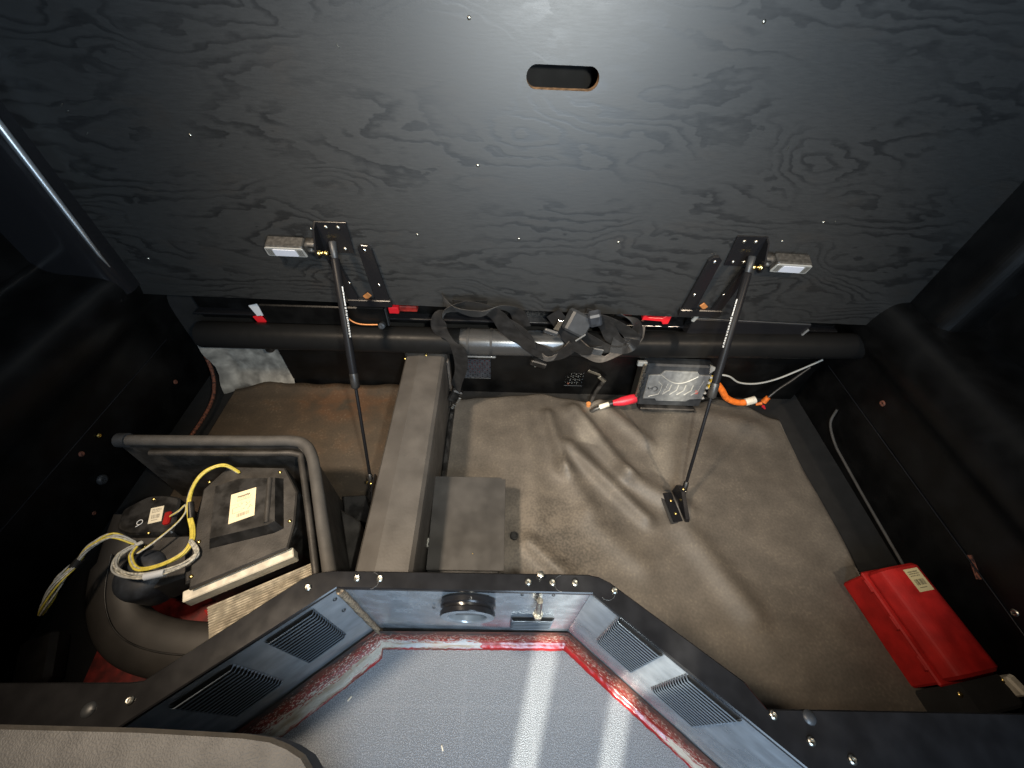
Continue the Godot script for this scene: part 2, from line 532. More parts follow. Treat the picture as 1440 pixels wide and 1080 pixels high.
	mat("grey_wire", lin(0.28, 0.28, 0.26), 0.5)
	mat("copper", lin(0.40, 0.16, 0.05), 0.4, 0.3)
	mat("yellow_plastic", lin(0.62, 0.40, 0.04), 0.4)
	mat("lamp_lens", lin(0.46, 0.48, 0.54), 0.22, 0.0, {"coat": 0.6, "coat_rough": 0.08})
	mat("lamp_grille", lin(0.10, 0.095, 0.085), 0.4)
	mat("lamp_body", lin(0.06, 0.056, 0.05), 0.45, 0.0, {"tex": "mottle", "tri": 12.0})
	mat("unit_label", Color(1, 1, 1), 0.55, 0.0, {"tex": "unit_label"})
	mat("small_label", Color(1, 1, 1), 0.55, 0.0, {"tex": "small_label"})
	mat("case_label", Color(0.92, 0.9, 0.85), 0.5, 0.0, {"tex": "case_label"})
	mat("print_white", lin(0.7, 0.7, 0.68), 0.5)
	mat("logo_black", lin(0.012, 0.012, 0.012), 0.5)
	mat("print_red", lin(0.45, 0.10, 0.08), 0.5)
	mat("motor_blue", lin(0.028, 0.033, 0.042), 0.5, 0.0, {"tex": "mottle", "tri": 6.0})

# ------------------------------------------------------------------ shared small meshes
var bolt_mesh: Mesh
var rivet_mesh: Mesh
var screw_mesh: Mesh
func make_small() -> void:
	bolt_mesh = Mb.new().lathe([Vector2(0, 0.0012), Vector2(0.0019, 0.0012), Vector2(0.0021, 0.0034), Vector2(0.0038, 0.0036), Vector2(0.0056, 0.0024), Vector2(0.0062, 0.0010), Vector2(0.0062, 0)], 12, true).done()
	rivet_mesh = Mb.new().lathe([Vector2(0, 0.0032), Vector2(0.002, 0.003), Vector2(0.0036, 0.0022), Vector2(0.0046, 0.001), Vector2(0.0049, 0)], 10, false).done()
	screw_mesh = Mb.new().lathe([Vector2(0, 0.0015), Vector2(0.0018, 0.0013), Vector2(0.0028, 0.0006), Vector2(0.003, 0)], 8, false).done()
func bolt(parent: Node3D, p: Vector3, n := Vector3.UP, s := 1.0, m := "zinc", called := "bolt", mesh: Mesh = null) -> void:
	placed(called, mesh if mesh else bolt_mesh, M[m], parent, p, facing(n).scaled(Vector3.ONE * s))

# ------------------------------------------------------------------ the scene
func _ready() -> void:
	rng.seed = 7
	camera_and_light()
	make_materials()
	make_small()
	build_setting()
	build_front_wall()
	build_lid()
	build_lid_hardware()
	build_rear_bar()
	build_belts()
	build_duct_and_box()
	build_climate_bay()
	build_inverter()
	build_tool_case()
	build_extras()

func camera_and_light() -> void:
	var cam := Camera3D.new()
	cam.name = "camera"
	cam.position = Vector3(0, 1.07, 0)
	cam.rotation_order = EULER_ORDER_YXZ
	cam.rotation_degrees = Vector3(-48.0, -1.9, 2.9)
	cam.fov = 86.9
	cam.near = 0.02
	cam.far = 60.0
	add_child(cam)
	cam.current = true
	var we := WorldEnvironment.new()
	we.name = "world"
	var e := Environment.new()
	e.background_mode = Environment.BG_COLOR
	e.background_color = lin(0.012, 0.012, 0.0125)
	e.tonemap_mode = Environment.TONE_MAPPER_LINEAR
	e.tonemap_exposure = 1.0
	e.sdfgi_enabled = true
	e.ssao_enabled = true
	e.ssil_enabled = true
	we.environment = e
	add_child(we)
	# two warm reading lamps high on the left and right of the bunk
	lamp("reading_lamp_light", Vector3(-0.74, 1.68, -0.18), Vector3(0.0, 0.0, -0.58), 34.5, Color(1.0, 0.91, 0.80), 4.6, 0.08)
	lamp("reading_lamp_light", Vector3(1.12, 1.62, 0.18), Vector3(0.42, 0.05, -0.80), 24.0, Color(1.0, 0.91, 0.80), 2.6, 0.03)
	# the camera's own flash, aimed at the foot of the board
	lamp("flash_light", Vector3(0.13, 1.13, 0.03), Vector3(0.11, 0.42, -0.9), 60.0, Color(1.0, 0.985, 0.93), 1.5, 0.02)
	# cool daylight through the tall gap between the cab curtains behind the viewer
	var w := AreaLight3D.new()
	w.name = "curtain_gap_daylight"
	w.area_size = Vector2(0.34, 1.25)
	w.area_normalize_energy = true
	w.light_color = Color(0.80, 0.90, 1.0)
	w.light_energy = 3.2
	w.shadow_enabled = true
	w.area_range = 8.0
	add_child(w)
	w.look_at_from_position(Vector3(0.20, 1.15, 0.72), Vector3(0.10, 0.95, -0.9))
	# low sun as a narrow spot, cut into strips by added slats
	var s := SpotLight3D.new()
	s.name = "sun_through_slats"
	s.light_color = Color(1.0, 0.97, 0.90)
	s.light_energy = 19.0
	s.light_size = 0.010
	s.spot_range = 8.0
	s.spot_angle = 16.0
	s.spot_angle_attenuation = 0.2
	s.shadow_enabled = true
	add_child(s)
	s.look_at_from_position(Vector3(-0.372, 1.6, 1.56), Vector3(-0.117, 0.88, 0.80))

func lamp(called: String, p: Vector3, aim: Vector3, cone: float, c: Color, en: float, size: float) -> void:
	var l := SpotLight3D.new()
	l.name = numbered(called)
	l.light_color = c
	l.light_energy = en
	l.light_size = size
	l.spot_range = 8.0
	l.spot_attenuation = 2.0
	l.spot_angle = cone
	l.spot_angle_attenuation = 1.0
	l.shadow_enabled = true
	add_child(l)
	l.look_at_from_position(p, aim)

func structure(called: String, label: String, category: String, b: Mb, m: String) -> MeshInstance3D:
	var o := obj(called, b, M[m])
	tag(o, label, category, "", "structure")
	return o

func side_profile(s: float) -> Array:   # (x, y) from the floor up; s = -1 left, 1 right
	var left: Array = [Vector2(-1.045, -0.03), Vector2(-1.04, 0.10), Vector2(-1.035, 0.24), Vector2(-1.022, 0.30), Vector2(-0.990, 0.345), Vector2(-0.968, 0.39), Vector2(-0.960, 0.43), Vector2(-0.966, 0.462), Vector2(-0.985, 0.480), Vector2(-1.02, 0.487), Vector2(-1.075, 0.495), Vector2(-1.10, 0.52), Vector2(-1.105, 0.60), Vector2(-1.12, 1.45)]
	if s < 0: return left
	var out: Array = []
	for q in left: out.append(Vector2(-q.x + 0.02 + clampf((q.y - 0.28) * 0.35, 0.0, 0.06), q.y - clampf((q.y - 0.25) * 0.3, 0.0, 0.045)))
	return out

func build_setting() -> void:
	# steel floor under everything
	structure("steel_floor", "black bare steel floor under the rubber mats", "floor", Mb.new().box(Vector3(0.0, -0.035, -0.3), Vector3(2.3, 0.03, 1.6)), "carpet_black")
	var vin: Array = [Vector2(-0.252, -0.164), Vector2(0.15, -0.170), Vector2(0.41, 0.022), Vector2(0.66, 0.24), Vector2(0.66, 1.3), Vector2(-0.72, 1.3), Vector2(-0.72, 0.19), Vector2(-0.45, -0.018)]
	var fl := structure("cab_floor", "grey pebble-grained vinyl cab floor in the notch of the locker", "floor", Mb.new().slab(vin, -0.012, 0.0, 0.001), "floor_vinyl")
	# a worn mark and a few bits of litter in the vinyl
	# side walls
	for s in [-1.0, 1.0]:
		var prof: Array = []
		var pr := side_profile(s)
		var v3: Array = []
		for q in pr: v3.append(Vector3(q.x, q.y, 0))
		for q in smooth(v3, 4): prof.append(q)
		var b := Mb.new()
		var nn := prof.size()
		b.grid(14, nn - 1, func(u: float, v: float) -> Vector3:
			var q: Vector3 = prof[int(round(v * (nn - 1)))]
			return Vector3(q.x, q.y, lerpf(-1.02, 0.62, u)), Vector3(-s, 0.05, 0))
		# back of the wall so that it has thickness
		b.box(Vector3(s * 1.19, 0.7, -0.2), Vector3(0.05, 1.5, 1.66))
		var w: MeshInstance3D
		if s < 0: w = structure("wall_left", "black moulded left side wall with a rolled ledge", "wall", b, "wall_black")
		else: w = structure("wall_right", "black moulded right side wall beside the red case", "wall", b, "wall_black")
		if s < 0:
			for q in [[Vector3(-1.036, 0.170, -0.594), 1.0, "brass"], [Vector3(-1.036, 0.175, -0.536), 1.1, "rust"], [Vector3(-1.038, 0.084, -0.859), 1.2, "rust"], [Vector3(-1.03, 0.05, -0.44), 0.8, "rust"]]:
				bolt(w, q[0], Vector3(1, 0.1, 0), q[1], q[2])
			placed("washer", bolt_mesh, M.charcoal, w, Vector3(-1.036, 0.085, -0.515), facing(Vector3(1, 0.1, 0)).scaled(Vector3.ONE * 2.2))
			obj("seam", Mb.new().tube([Vector3(-1.037, 0.20, -0.93), Vector3(-1.037, 0.205, 0.1)], 0.0018, 6), M.gloss_black, w)
		else:
			for q in [[Vector3(1.058, 0.232, -0.718), 1.5, "rust"], [Vector3(1.058, 0.238, -0.93), 1.0, "brass"], [Vector3(1.060, 0.176, -0.211), 1.3, "zinc"]]:
				bolt(w, q[0], Vector3(-1, 0.1, 0), q[1], q[2])
			obj("seam", Mb.new().tube([Vector3(1.056, 0.165, -0.93), Vector3(1.056, 0.165, 0.1)], 0.0018, 6), M.gloss_black, w)
			obj("scrape", Mb.new().box(Vector3(1.0585, 0.163, -0.305), Vector3(0.002, 0.012, 0.05), 0.0008, Basis(Vector3.RIGHT, 0.35)), M.rust, w)
			obj("edge_trim", Mb.new().tube(smooth([Vector3(1.056, 0.10, -0.80), Vector3(1.052, 0.055, -0.78), Vector3(1.05, 0.03, -0.72), Vector3(1.053, 0.02, -0.66), Vector3(1.052, 0.012, -0.5), Vector3(1.05, 0.008, -0.33)], 5), 0.0042, 6), M.rim_foam, w)
	# back wall of the cab and of the locker
	structure("wall_back", "black back wall of the cab behind the raised board", "wall", Mb.new().box(Vector3(0, 0.6, -1.04), Vector3(2.36, 1.7, 0.06)), "carpet_black")
	# corner posts either side of the raised board
	var cp := Mb.new()
	cp.slab(rounded([Vector2(-1.16, -1.0), Vector2(-0.985, -1.0), Vector2(-0.960, -0.93), Vector2(-0.950, -0.858), Vector2(-0.985, -0.838), Vector2(-1.16, -0.83)], 0.02, 5), 0.42, 1.45, 0.004)
	var po := thing("corner_post", "glossy black corner post with an added bright strip as its highlight at the left of the board", "post", Vector3(-1.06, 0.47, -0.9), "corner posts")
	obj("post", cp, M.gloss_black, po)
	obj("highlight_bead", Mb.new().tube([Vector3(-0.953, 1.3, -0.872), Vector3(-0.953, 0.80, -0.862), Vector3(-0.952, 0.60, -0.856), Vector3(-0.951, 0.535, -0.853), Vector3(-0.953, 0.50, -0.858)], [0.0075, 0.0075, 0.0060, 0.0040, 0.001], 10), M.highlight_silver, po)  # silver strip added to stand in for the highlight along this edge
	cp = Mb.new()
	cp.slab(rounded([Vector2(1.20, -1.0), Vector2(1.11, -1.0), Vector2(1.092, -0.90), Vector2(1.085, -0.806), Vector2(1.11, -0.775), Vector2(1.20, -0.77)], 0.02, 5), 0.36, 1.45, 0.004)
	tag(obj("corner_post", cp, M.wall_black), "glossy black corner post at the right edge of the board", "post", "corner posts")
	# left bay: red painted steel
	var rp: Array = [Vector2(-0.88, -0.19), Vector2(-0.82, -0.26), Vector2(-0.60, -0.27), Vector2(-0.42, -0.30), Vector2(-0.40, -0.10), Vector2(-0.60, -0.055), Vector2(-0.86, -0.06)]
	tag(obj("painted_steel_floor", Mb.new().slab(rp, -0.019, -0.012, 0.001), M.red_paint), "red painted steel floor plate under the curved black duct", "floor", "", "structure")
	# mats
	var folds: Array = [   # ridge lines: a, b, width, height
		[Vector2(0.15, -0.82), Vector2(0.19, -0.62), 0.028, 0.016], [Vector2(0.19, -0.62), Vector2(0.25, -0.50), 0.035, 0.010],
		[Vector2(0.24, -0.84), Vector2(0.37, -0.60), 0.035, 0.020], [Vector2(0.37, -0.60), Vector2(0.52, -0.50), 0.035, 0.014],
		[Vector2(0.21, -0.70), Vector2(0.40, -0.47), 0.030, 0.016], [Vector2(0.50, -0.45), Vector2(0.60, -0.24), 0.045, 0.014],
		[Vector2(0.07, -0.86), Vector2(0.10, -0.45), 0.040, 0.007], [Vector2(0.08, -0.40), Vector2(0.19, -0.30), 0.03, 0.012],
		[Vector2(0.33, -0.88), Vector2(0.46, -0.72), 0.03, 0.012], [Vector2(0.24, -0.47), Vector2(0.36, -0.35), 0.04, 0.007],
		[Vector2(0.62, -0.86), Vector2(0.85, -0.78), 0.05, 0.010]]
	var dents := noise(51, 2.3, 3)
	var h := func(x: float, z: float) -> float:
		var y := 0.006 + dents.get_noise_2d(x, z) * 0.007
		for f in folds:
			var a: Vector2 = f[0]
			var d: Vector2 = f[1] - a
			var q := Vector2(x, z) - a
			var t := q.dot(d) / d.length_squared()
			var tc := clampf(t, 0.0, 1.0)
			var dist := (q - d * tc).length()
			var e := exp(-pow((dist) / (f[2] * 0.8), 2.0))
			y += f[3] * 1.45 * e
		return y
	var b := Mb.new()
	var back := noise(52, 3.0, 2)
	b.grp(1)
	var NX := 130
	var NZ := 84
	var P := func(i: int, j: int) -> Vector3:
		var u := float(i) / NX
		var v := float(j) / NZ
		var x := lerpf(-0.185, 0.945, u)
		var zb := -0.905 + back.get_noise_1d(x * 1.2) * 0.03 + 0.07 * smoothstep(0.80, 0.95, x)
		var z := lerpf(zb, lerpf(-0.195, -0.03, smoothstep(0.14, 0.42, x)), v)
		var xe := lerpf(x, minf(x, 0.94 - 0.014 * sin((z + 0.9) * 3.4) + back.get_noise_1d(z * 1.0 + 7.0) * 0.01), smoothstep(0.86, 0.945, x))
		return Vector3(xe, h.call(x, z) - 0.006 * smoothstep(0.985, 1.0, maxf(1.0 - v, u)), z)
	var pts: Array = []
	for i in NX + 1:
		var row: Array = []
		for j in NZ + 1: row.append(P.call(i, j))
		pts.append(row)
	var UVm := func(q: Vector3) -> Vector2: return Vector2((q.x + 1.0) / 2.1, q.z + 1.0)
	for i in NX:
		for j in NZ:
			var f: Array = [pts[i][j], pts[i + 1][j], pts[i + 1][j + 1], pts[i][j + 1]]
			b.face(f, Vector3.UP, [UVm.call(f[0]), UVm.call(f[1]), UVm.call(f[2]), UVm.call(f[3])])
	for i in NX:   # edges give it thickness
		b.face([pts[i][0], pts[i + 1][0], pts[i + 1][0] + Vector3(0, -0.02, 0), pts[i][0] + Vector3(0, -0.02, 0)], Vector3.FORWARD)
	for j in NZ:
		b.face([pts[NX][j], pts[NX][j + 1], pts[NX][j + 1] + Vector3(0, -0.02, 0), pts[NX][j] + Vector3(0, -0.02, 0)], Vector3.RIGHT)
	var m := obj("floor_mat", b, M.rubber)
	tag(m, "wide creased grey-brown rubber mat right of the square duct", "floor mat", "rubber mats")
	obj("grommet", Mb.new().lathe([Vector2(0.0065, 0.0), Vector2(0.007, 0.004), Vector2(0.009, 0.005), Vector2(0.011, 0.002), Vector2(0.0112, -0.004)], 16, false, Basis(), Vector3(0.040, 0.012, -0.416)).lathe([Vector2(0, 0.001), Vector2(0.0066, 0.001)], 16, true, Basis(), Vector3(0.040, 0.012, -0.416)), M.recess, m)
	b = Mb.new()
	b.grp(1)
	var lm: Array = []
	for i in 41:
		var row: Array = []
		for j in 31:
			var x := lerpf(-0.905, -0.285, i / 40.0)
			var z := lerpf(-0.935 + back.get_noise_1d(x * 2.0 + 30.0) * 0.012 + 0.03 * smoothstep(-0.80, -0.9, x), -0.40, j / 30.0)
			row.append(Vector3(x, 0.004 + dents.get_noise_2d(x, z) * 0.004 + 0.008 * smoothstep(-0.88, -0.93, z), z))
		lm.append(row)
	for i in 40:
		for j in 30:
			var f: Array = [lm[i][j], lm[i + 1][j], lm[i + 1][j + 1], lm[i][j + 1]]
			b.face(f, Vector3.UP, [UVm.call(f[0]), UVm.call(f[1]), UVm.call(f[2]), UVm.call(f[3])])
	for i in 40:
		b.face([lm[i][0], lm[i + 1][0], lm[i + 1][0] + Vector3(0, -0.02, 0), lm[i][0] + Vector3(0, -0.02, 0)], Vector3.FORWARD)
	tag(obj("floor_mat", b, M.rubber), "brown rust-stained floor mat left of the square duct", "floor mat", "rubber mats")

func build_front_wall() -> void:
	var fw := thing("locker_front_wall", "black steel front wall of the locker with louvres and bolted rail", "locker wall", Vector3(-0.05, 0, -0.1))
	# top rail, one bent flange
	var rail: Array = [Vector2(-1.04, -0.060), Vector2(-0.505, -0.066), Vector2(-0.488, -0.068), Vector2(-0.318, -0.203), Vector2(-0.300, -0.212), Vector2(-0.272, -0.2165), Vector2(0.150, -0.2165), Vector2(0.168, -0.213), Vector2(0.186, -0.204), Vector2(0.360, -0.073), Vector2(0.368, -0.060), Vector2(0.380, -0.043), Vector2(1.06, -0.038),
		Vector2(1.06, 0.30), Vector2(0.70, 0.30), Vector2(0.4065, 0.018), Vector2(0.154, -0.187), Vector2(-0.258, -0.190), Vector2(-0.480, -0.025), Vector2(-0.80, 0.23), Vector2(-1.04, 0.23)]
	obj("rail", Mb.new().slab(rail, 0.350, 0.360, 0.0018), M.steel_black, fw)
	obj("rail_lip", Mb.new().slab([Vector2(-0.30, -0.2095), Vector2(0.165, -0.2095), Vector2(0.357, -0.066), Vector2(0.375, -0.036), Vector2(1.05, -0.031), Vector2(1.05, -0.0285), Vector2(0.373, -0.0335), Vector2(0.354, -0.0635), Vector2(0.164, -0.207), Vector2(-0.30, -0.207)], 0.0, 0.349), M.black_plastic, fw)
	# lap joints where the rail pieces overlap
	for q in [[Vector3(0.105, 0.3605, -0.2015), 90.0], [Vector3(-0.205, 0.3605, -0.2015), -90.0], [Vector3(0.178, 0.3605, -0.190), -35.0]]:
		var pp: Array = []
		for k in 13:
			var a := deg_to_rad(q[1] + lerpf(-85.0, 85.0, k / 12.0))
			pp.append(q[0] + Vector3(-sin(a) * 0.0125, 0, cos(a) * 0.0125))
		obj("joint_line", Mb.new().tube(pp, 0.0005, 5), M.charcoal, fw)
	for q in [[-0.229, -0.205], [-0.192, -0.205], [0.050, -0.203], [0.090, -0.203], [0.127, -0.203], [0.1905, -0.192], [-0.492, -0.046], [-0.303, -0.190], [0.385, -0.036], [0.425, -0.009], [0.471, 0.009]]:
		bolt(fw, Vector3(q[0], 0.3602, q[1]), Vector3.UP, 0.92)
	for q in [[0.435, -0.034], [-0.54, -0.036]]:
		placed("plug", Mb.new().lathe([Vector2(0, 0.0035), Vector2(0.005, 0.003), Vector2(0.0085, 0.0012), Vector2(0.009, 0)], 14, false).done(), M.charcoal, fw, Vector3(q[0], 0.3602, q[1]))
	# three upright panels
	var B1 := Vector3(-0.260, 0, -0.194)
	var C1 := Vector3(0.154, 0, -0.191)
	var D1 := Vector3(0.700, 0, 0.256)
	var A1 := Vector3(-0.800, 0, 0.220)
	var spans: Array = [[A1, B1], [B1, C1], [C1, D1]]
	var panels: Array = []
	for sp in spans:
		var d: Vector3 = (sp[1] - sp[0])
		var L := d.length()
		d = d.normalized()
		var n := Vector3.UP.cross(-d).normalized()
		if n.z < 0: n = -n
		var pb := Mb.new()
		pb.box(sp[0] + d * L / 2 + Vector3(0, 0.1745, 0) - n * 0.0015, Vector3(L, 0.349, 0.003), 0.0004, Basis(d, Vector3.UP, d.cross(Vector3.UP)))
		panels.append(obj("panel", pb, M.panel_steel, fw))
	# louvres, each one a pressed fin
	var dr := (D1 - C1).normalized()
	var nr := Vector3(dr.z, 0, -dr.x)
	if nr.z < 0: nr = -nr
	var dl := (A1 - B1).normalized()
	var nl := Vector3(-dl.z, 0, dl.x)
	if nl.z < 0: nl = -nl
	louvers(panels[2], C1, dr, nr, 0.052, 0.132, 0.162, 0.345, 15)
	louvers(panels[2], C1, dr, nr, 0.168, 0.252, 0.160, 0.345, 15)
	louvers(panels[0], B1, dl, nl, 0.045, 0.121, 0.136, 0.334, 16)
	louvers(panels[0], B1, dl, nl, 0.166, 0.250, 0.130, 0.330, 16)
	louvers(panels[1], Vector3(0, 0, -0.1912), Vector3.RIGHT, Vector3.BACK, 0.027, 0.113, 0.100, 0.178, 6)
	# round outlet in the middle panel
	var ctr := Vector3(-0.050, 0.292, -0.1905)
	var up := facing(Vector3.BACK)
	var vr := obj("round_vent", Mb.new().lathe([Vector2(0.047, 0.0), Vector2(0.0475, 0.010), Vector2(0.045, 0.0125), Vector2(0.0445, 0.016), Vector2(0.047, 0.018), Vector2(0.047, 0.0245), Vector2(0.0455, 0.026)], 40, true, up, ctr), M.gloss_black, fw)
	obj("vent_face", Mb.new().lathe([Vector2(0.0455, 0.026), Vector2(0.034, 0.0262), Vector2(0.0325, 0.024), Vector2(0.031, 0.004), Vector2(0.0, 0.004)], 40, true, up, ctr), M.panel_steel, vr)
	for k in 3:
		obj("vane", Mb.new().box(ctr + Vector3(0, -0.018 + k * 0.018, 0.012), Vector3(0.056 if k == 1 else 0.044, 0.003, 0.012), 0.0008, Basis(Vector3.RIGHT, 0.5)), M.black_plastic, vr)
	# long bolt hanging through the rail
	var hb := obj("hanging_bolt", Mb.new().lathe([Vector2(0, 0.405), Vector2(0.0, 0.371), Vector2(0.0055, 0.369), Vector2(0.0062, 0.3605)], 8, true, Basis(), Vector3(0.070, 0, -0.2135)).tube([Vector3(0.069, 0.350, -0.178), Vector3(0.072, 0.272, -0.176)], 0.0052, 12).lathe([Vector2(0.0, 0.0), Vector2(0.009, 0.0), Vector2(0.0095, 0.012), Vector2(0.0, 0.012)], 6, true, Basis(), Vector3(0.072, 0.262, -0.176)), M.zinc, fw)
	hb.set_meta("label", "silver bolt hanging below the rail")
	for q in [[0.041, 0.349], [0.0935, 0.352], [-0.115, 0.245], [0.0745, 0.205], [-0.006, 0.245]]:
		bolt(fw, Vector3(q[0], minf(q[1], 0.335), -0.1905), Vector3.BACK, 0.62, "charcoal", "rivet", rivet_mesh)
	for q in [[0.010, 0.251], [0.007, 0.315]]:
		bolt(fw, B1 + dl * (q[0] + 0.008) + Vector3(0, q[1], 0) + nl * 0.0005, nl, 0.8, "charcoal", "rivet", rivet_mesh)
	# rusty weld down the left corner
	var wp: Array = []
	for k in 16:
		wp.append(B1 + Vector3(0.003 + rng.randf_range(-0.001, 0.001), 0.345 - 0.021 * k, 0.004))
	obj("weld_seam", Mb.new().tube(wp, 0.0062, 8), M.weld, fw)
	# floor edge: cove with chipped paint
	var line: Array = []
	var key: Array = [Vector2(-0.72, 0.165), Vector2(-0.262, -0.186), Vector2(0.156, -0.187), Vector2(0.66, 0.226)]
	var outn: Array = [Vector2(0.60, 0.80), Vector2(0.33, 0.95), Vector2(-0.31, 0.95), Vector2(-0.634, 0.773)]
	var lens: Array = [0.0]
	for k in 3: lens.append(lens[k] + (key[k + 1] - key[k]).length())
	var prof: Array = [Vector2(0.0, 0.062), Vector2(0.001, 0.034), Vector2(0.004, 0.020), Vector2(0.010, 0.012), Vector2(0.015, 0.0095), Vector2(0.020, 0.009), Vector2(0.0225, 0.0065), Vector2(0.024, 0.001), Vector2(0.0245, -0.004)]
	var wob := noise(61, 14.0, 3)
	var eb := Mb.new()
	eb.grid(240, 8, func(u: float, v: float) -> Vector3:
		var s: float = u * lens[3]
		var k := 0
		while k < 2 and s > lens[k + 1]: k += 1
		var t: float = (s - lens[k]) / (lens[k + 1] - lens[k])
		var q: Vector2 = key[k].lerp(key[k + 1], t)
		var n2: Vector2
		if k == 1: n2 = Vector2(lerpf(0.33, -0.31, t) * (pow(absf(2.0 * t - 1.0), 12.0)), 1.0)
		elif k == 0: n2 = Vector2(0.607, 0.795).lerp(Vector2(0.33, 0.95), pow(t, 20.0))
		else: n2 = Vector2(-0.634, 0.773).lerp(Vector2(-0.31, 0.95), pow(1.0 - t, 20.0))
		var w: Vector2 = prof[int(round(v * 8))]
		var f := (1.75 if k == 0 else (1.0 if k == 1 else 0.9)) + wob.get_noise_1d(u * 8.0) * 0.07
		return Vector3(q.x + n2.x * w.x * f, maxf(w.y + wob.get_noise_2d(u * 20.0, v * 3.0) * 0.0014 * smoothstep(0.1, 0.4, v), -0.004), q.y + n2.y * w.x * f), Vector3(0, 1, 0.6))
	var ed := obj("floor_edge", eb, M.edge, fw)
	ed.set_meta("label", "chipped red and grey painted edge along the floor")

func louvers(panel: Node3D, o: Vector3, d: Vector3, n: Vector3, s0: float, s1: float, y0: float, y1: float, count: int) -> void:
	var pitch := (y1 - y0) / count
	var wd := s1 - s0
	var b := Mb.new()
	# half-pressed fin: open at the lower edge, tapering into the sheet at both ends
	var pr: Array = [[0.0, 0.0], [0.035, 0.75], [0.07, 1.0], [0.93, 1.0], [0.965, 0.75], [1.0, 0.0]]
	var top := pitch * 0.34
	var low := -pitch * 0.52
	var th := 0.0016
	for k in pr.size() - 1:
		var a: Array = pr[k]
		var c: Array = pr[k + 1]
		var xa: float = (a[0] - 0.5) * wd
		var xc: float = (c[0] - 0.5) * wd
		var ha: float = a[1] * 0.0075
		var hc: float = c[1] * 0.0075
		b.grp(-1)
		b.face([Vector3(xa, low, 0), Vector3(xc, low, 0), Vector3(xc, top - 0.001, hc), Vector3(xa, top - 0.001, ha)], Vector3(0, -0.6, 1))
		b.face([Vector3(xa, top - 0.001, ha), Vector3(xc, top - 0.001, hc), Vector3(xc, top, hc - 0.0004), Vector3(xa, top, ha - 0.0004)], Vector3(0, 0.7, 1))
		b.face([Vector3(xa, top, ha - 0.0004), Vector3(xc, top, hc - 0.0004), Vector3(xc, top, maxf(hc - th, 0)), Vector3(xa, top, maxf(ha - th, 0))], Vector3(0, 1, 0))
		b.face([Vector3(xa, top, maxf(ha - th, 0)), Vector3(xc, top, maxf(hc - th, 0)), Vector3(xc, low, 0), Vector3(xa, low, 0)], Vector3(0, 0.6, -1))
	var mesh := b.done()
	obj("slot_shade", Mb.new().box(o + d * (s0 + wd / 2.0) + Vector3(0, (y0 + y1) / 2.0, 0) + n * 0.0001, Vector3(wd * 0.93, y1 - y0, 0.001), 0.0, Basis(d, Vector3.UP, d.cross(Vector3.UP))), M.recess, panel)  # black plate standing in for the shade behind the fins
	var bas := Basis(d, Vector3.UP, n)
	if d.cross(Vector3.UP).dot(n) < 0: bas = Basis(-d, Vector3.UP, n)
	for k in count:
		placed("louver", mesh, M.louver_steel, panel, o + d * (s0 + wd / 2.0) + Vector3(0, y0 + pitch * (k + 0.5), 0) + n * 0.0008, bas)

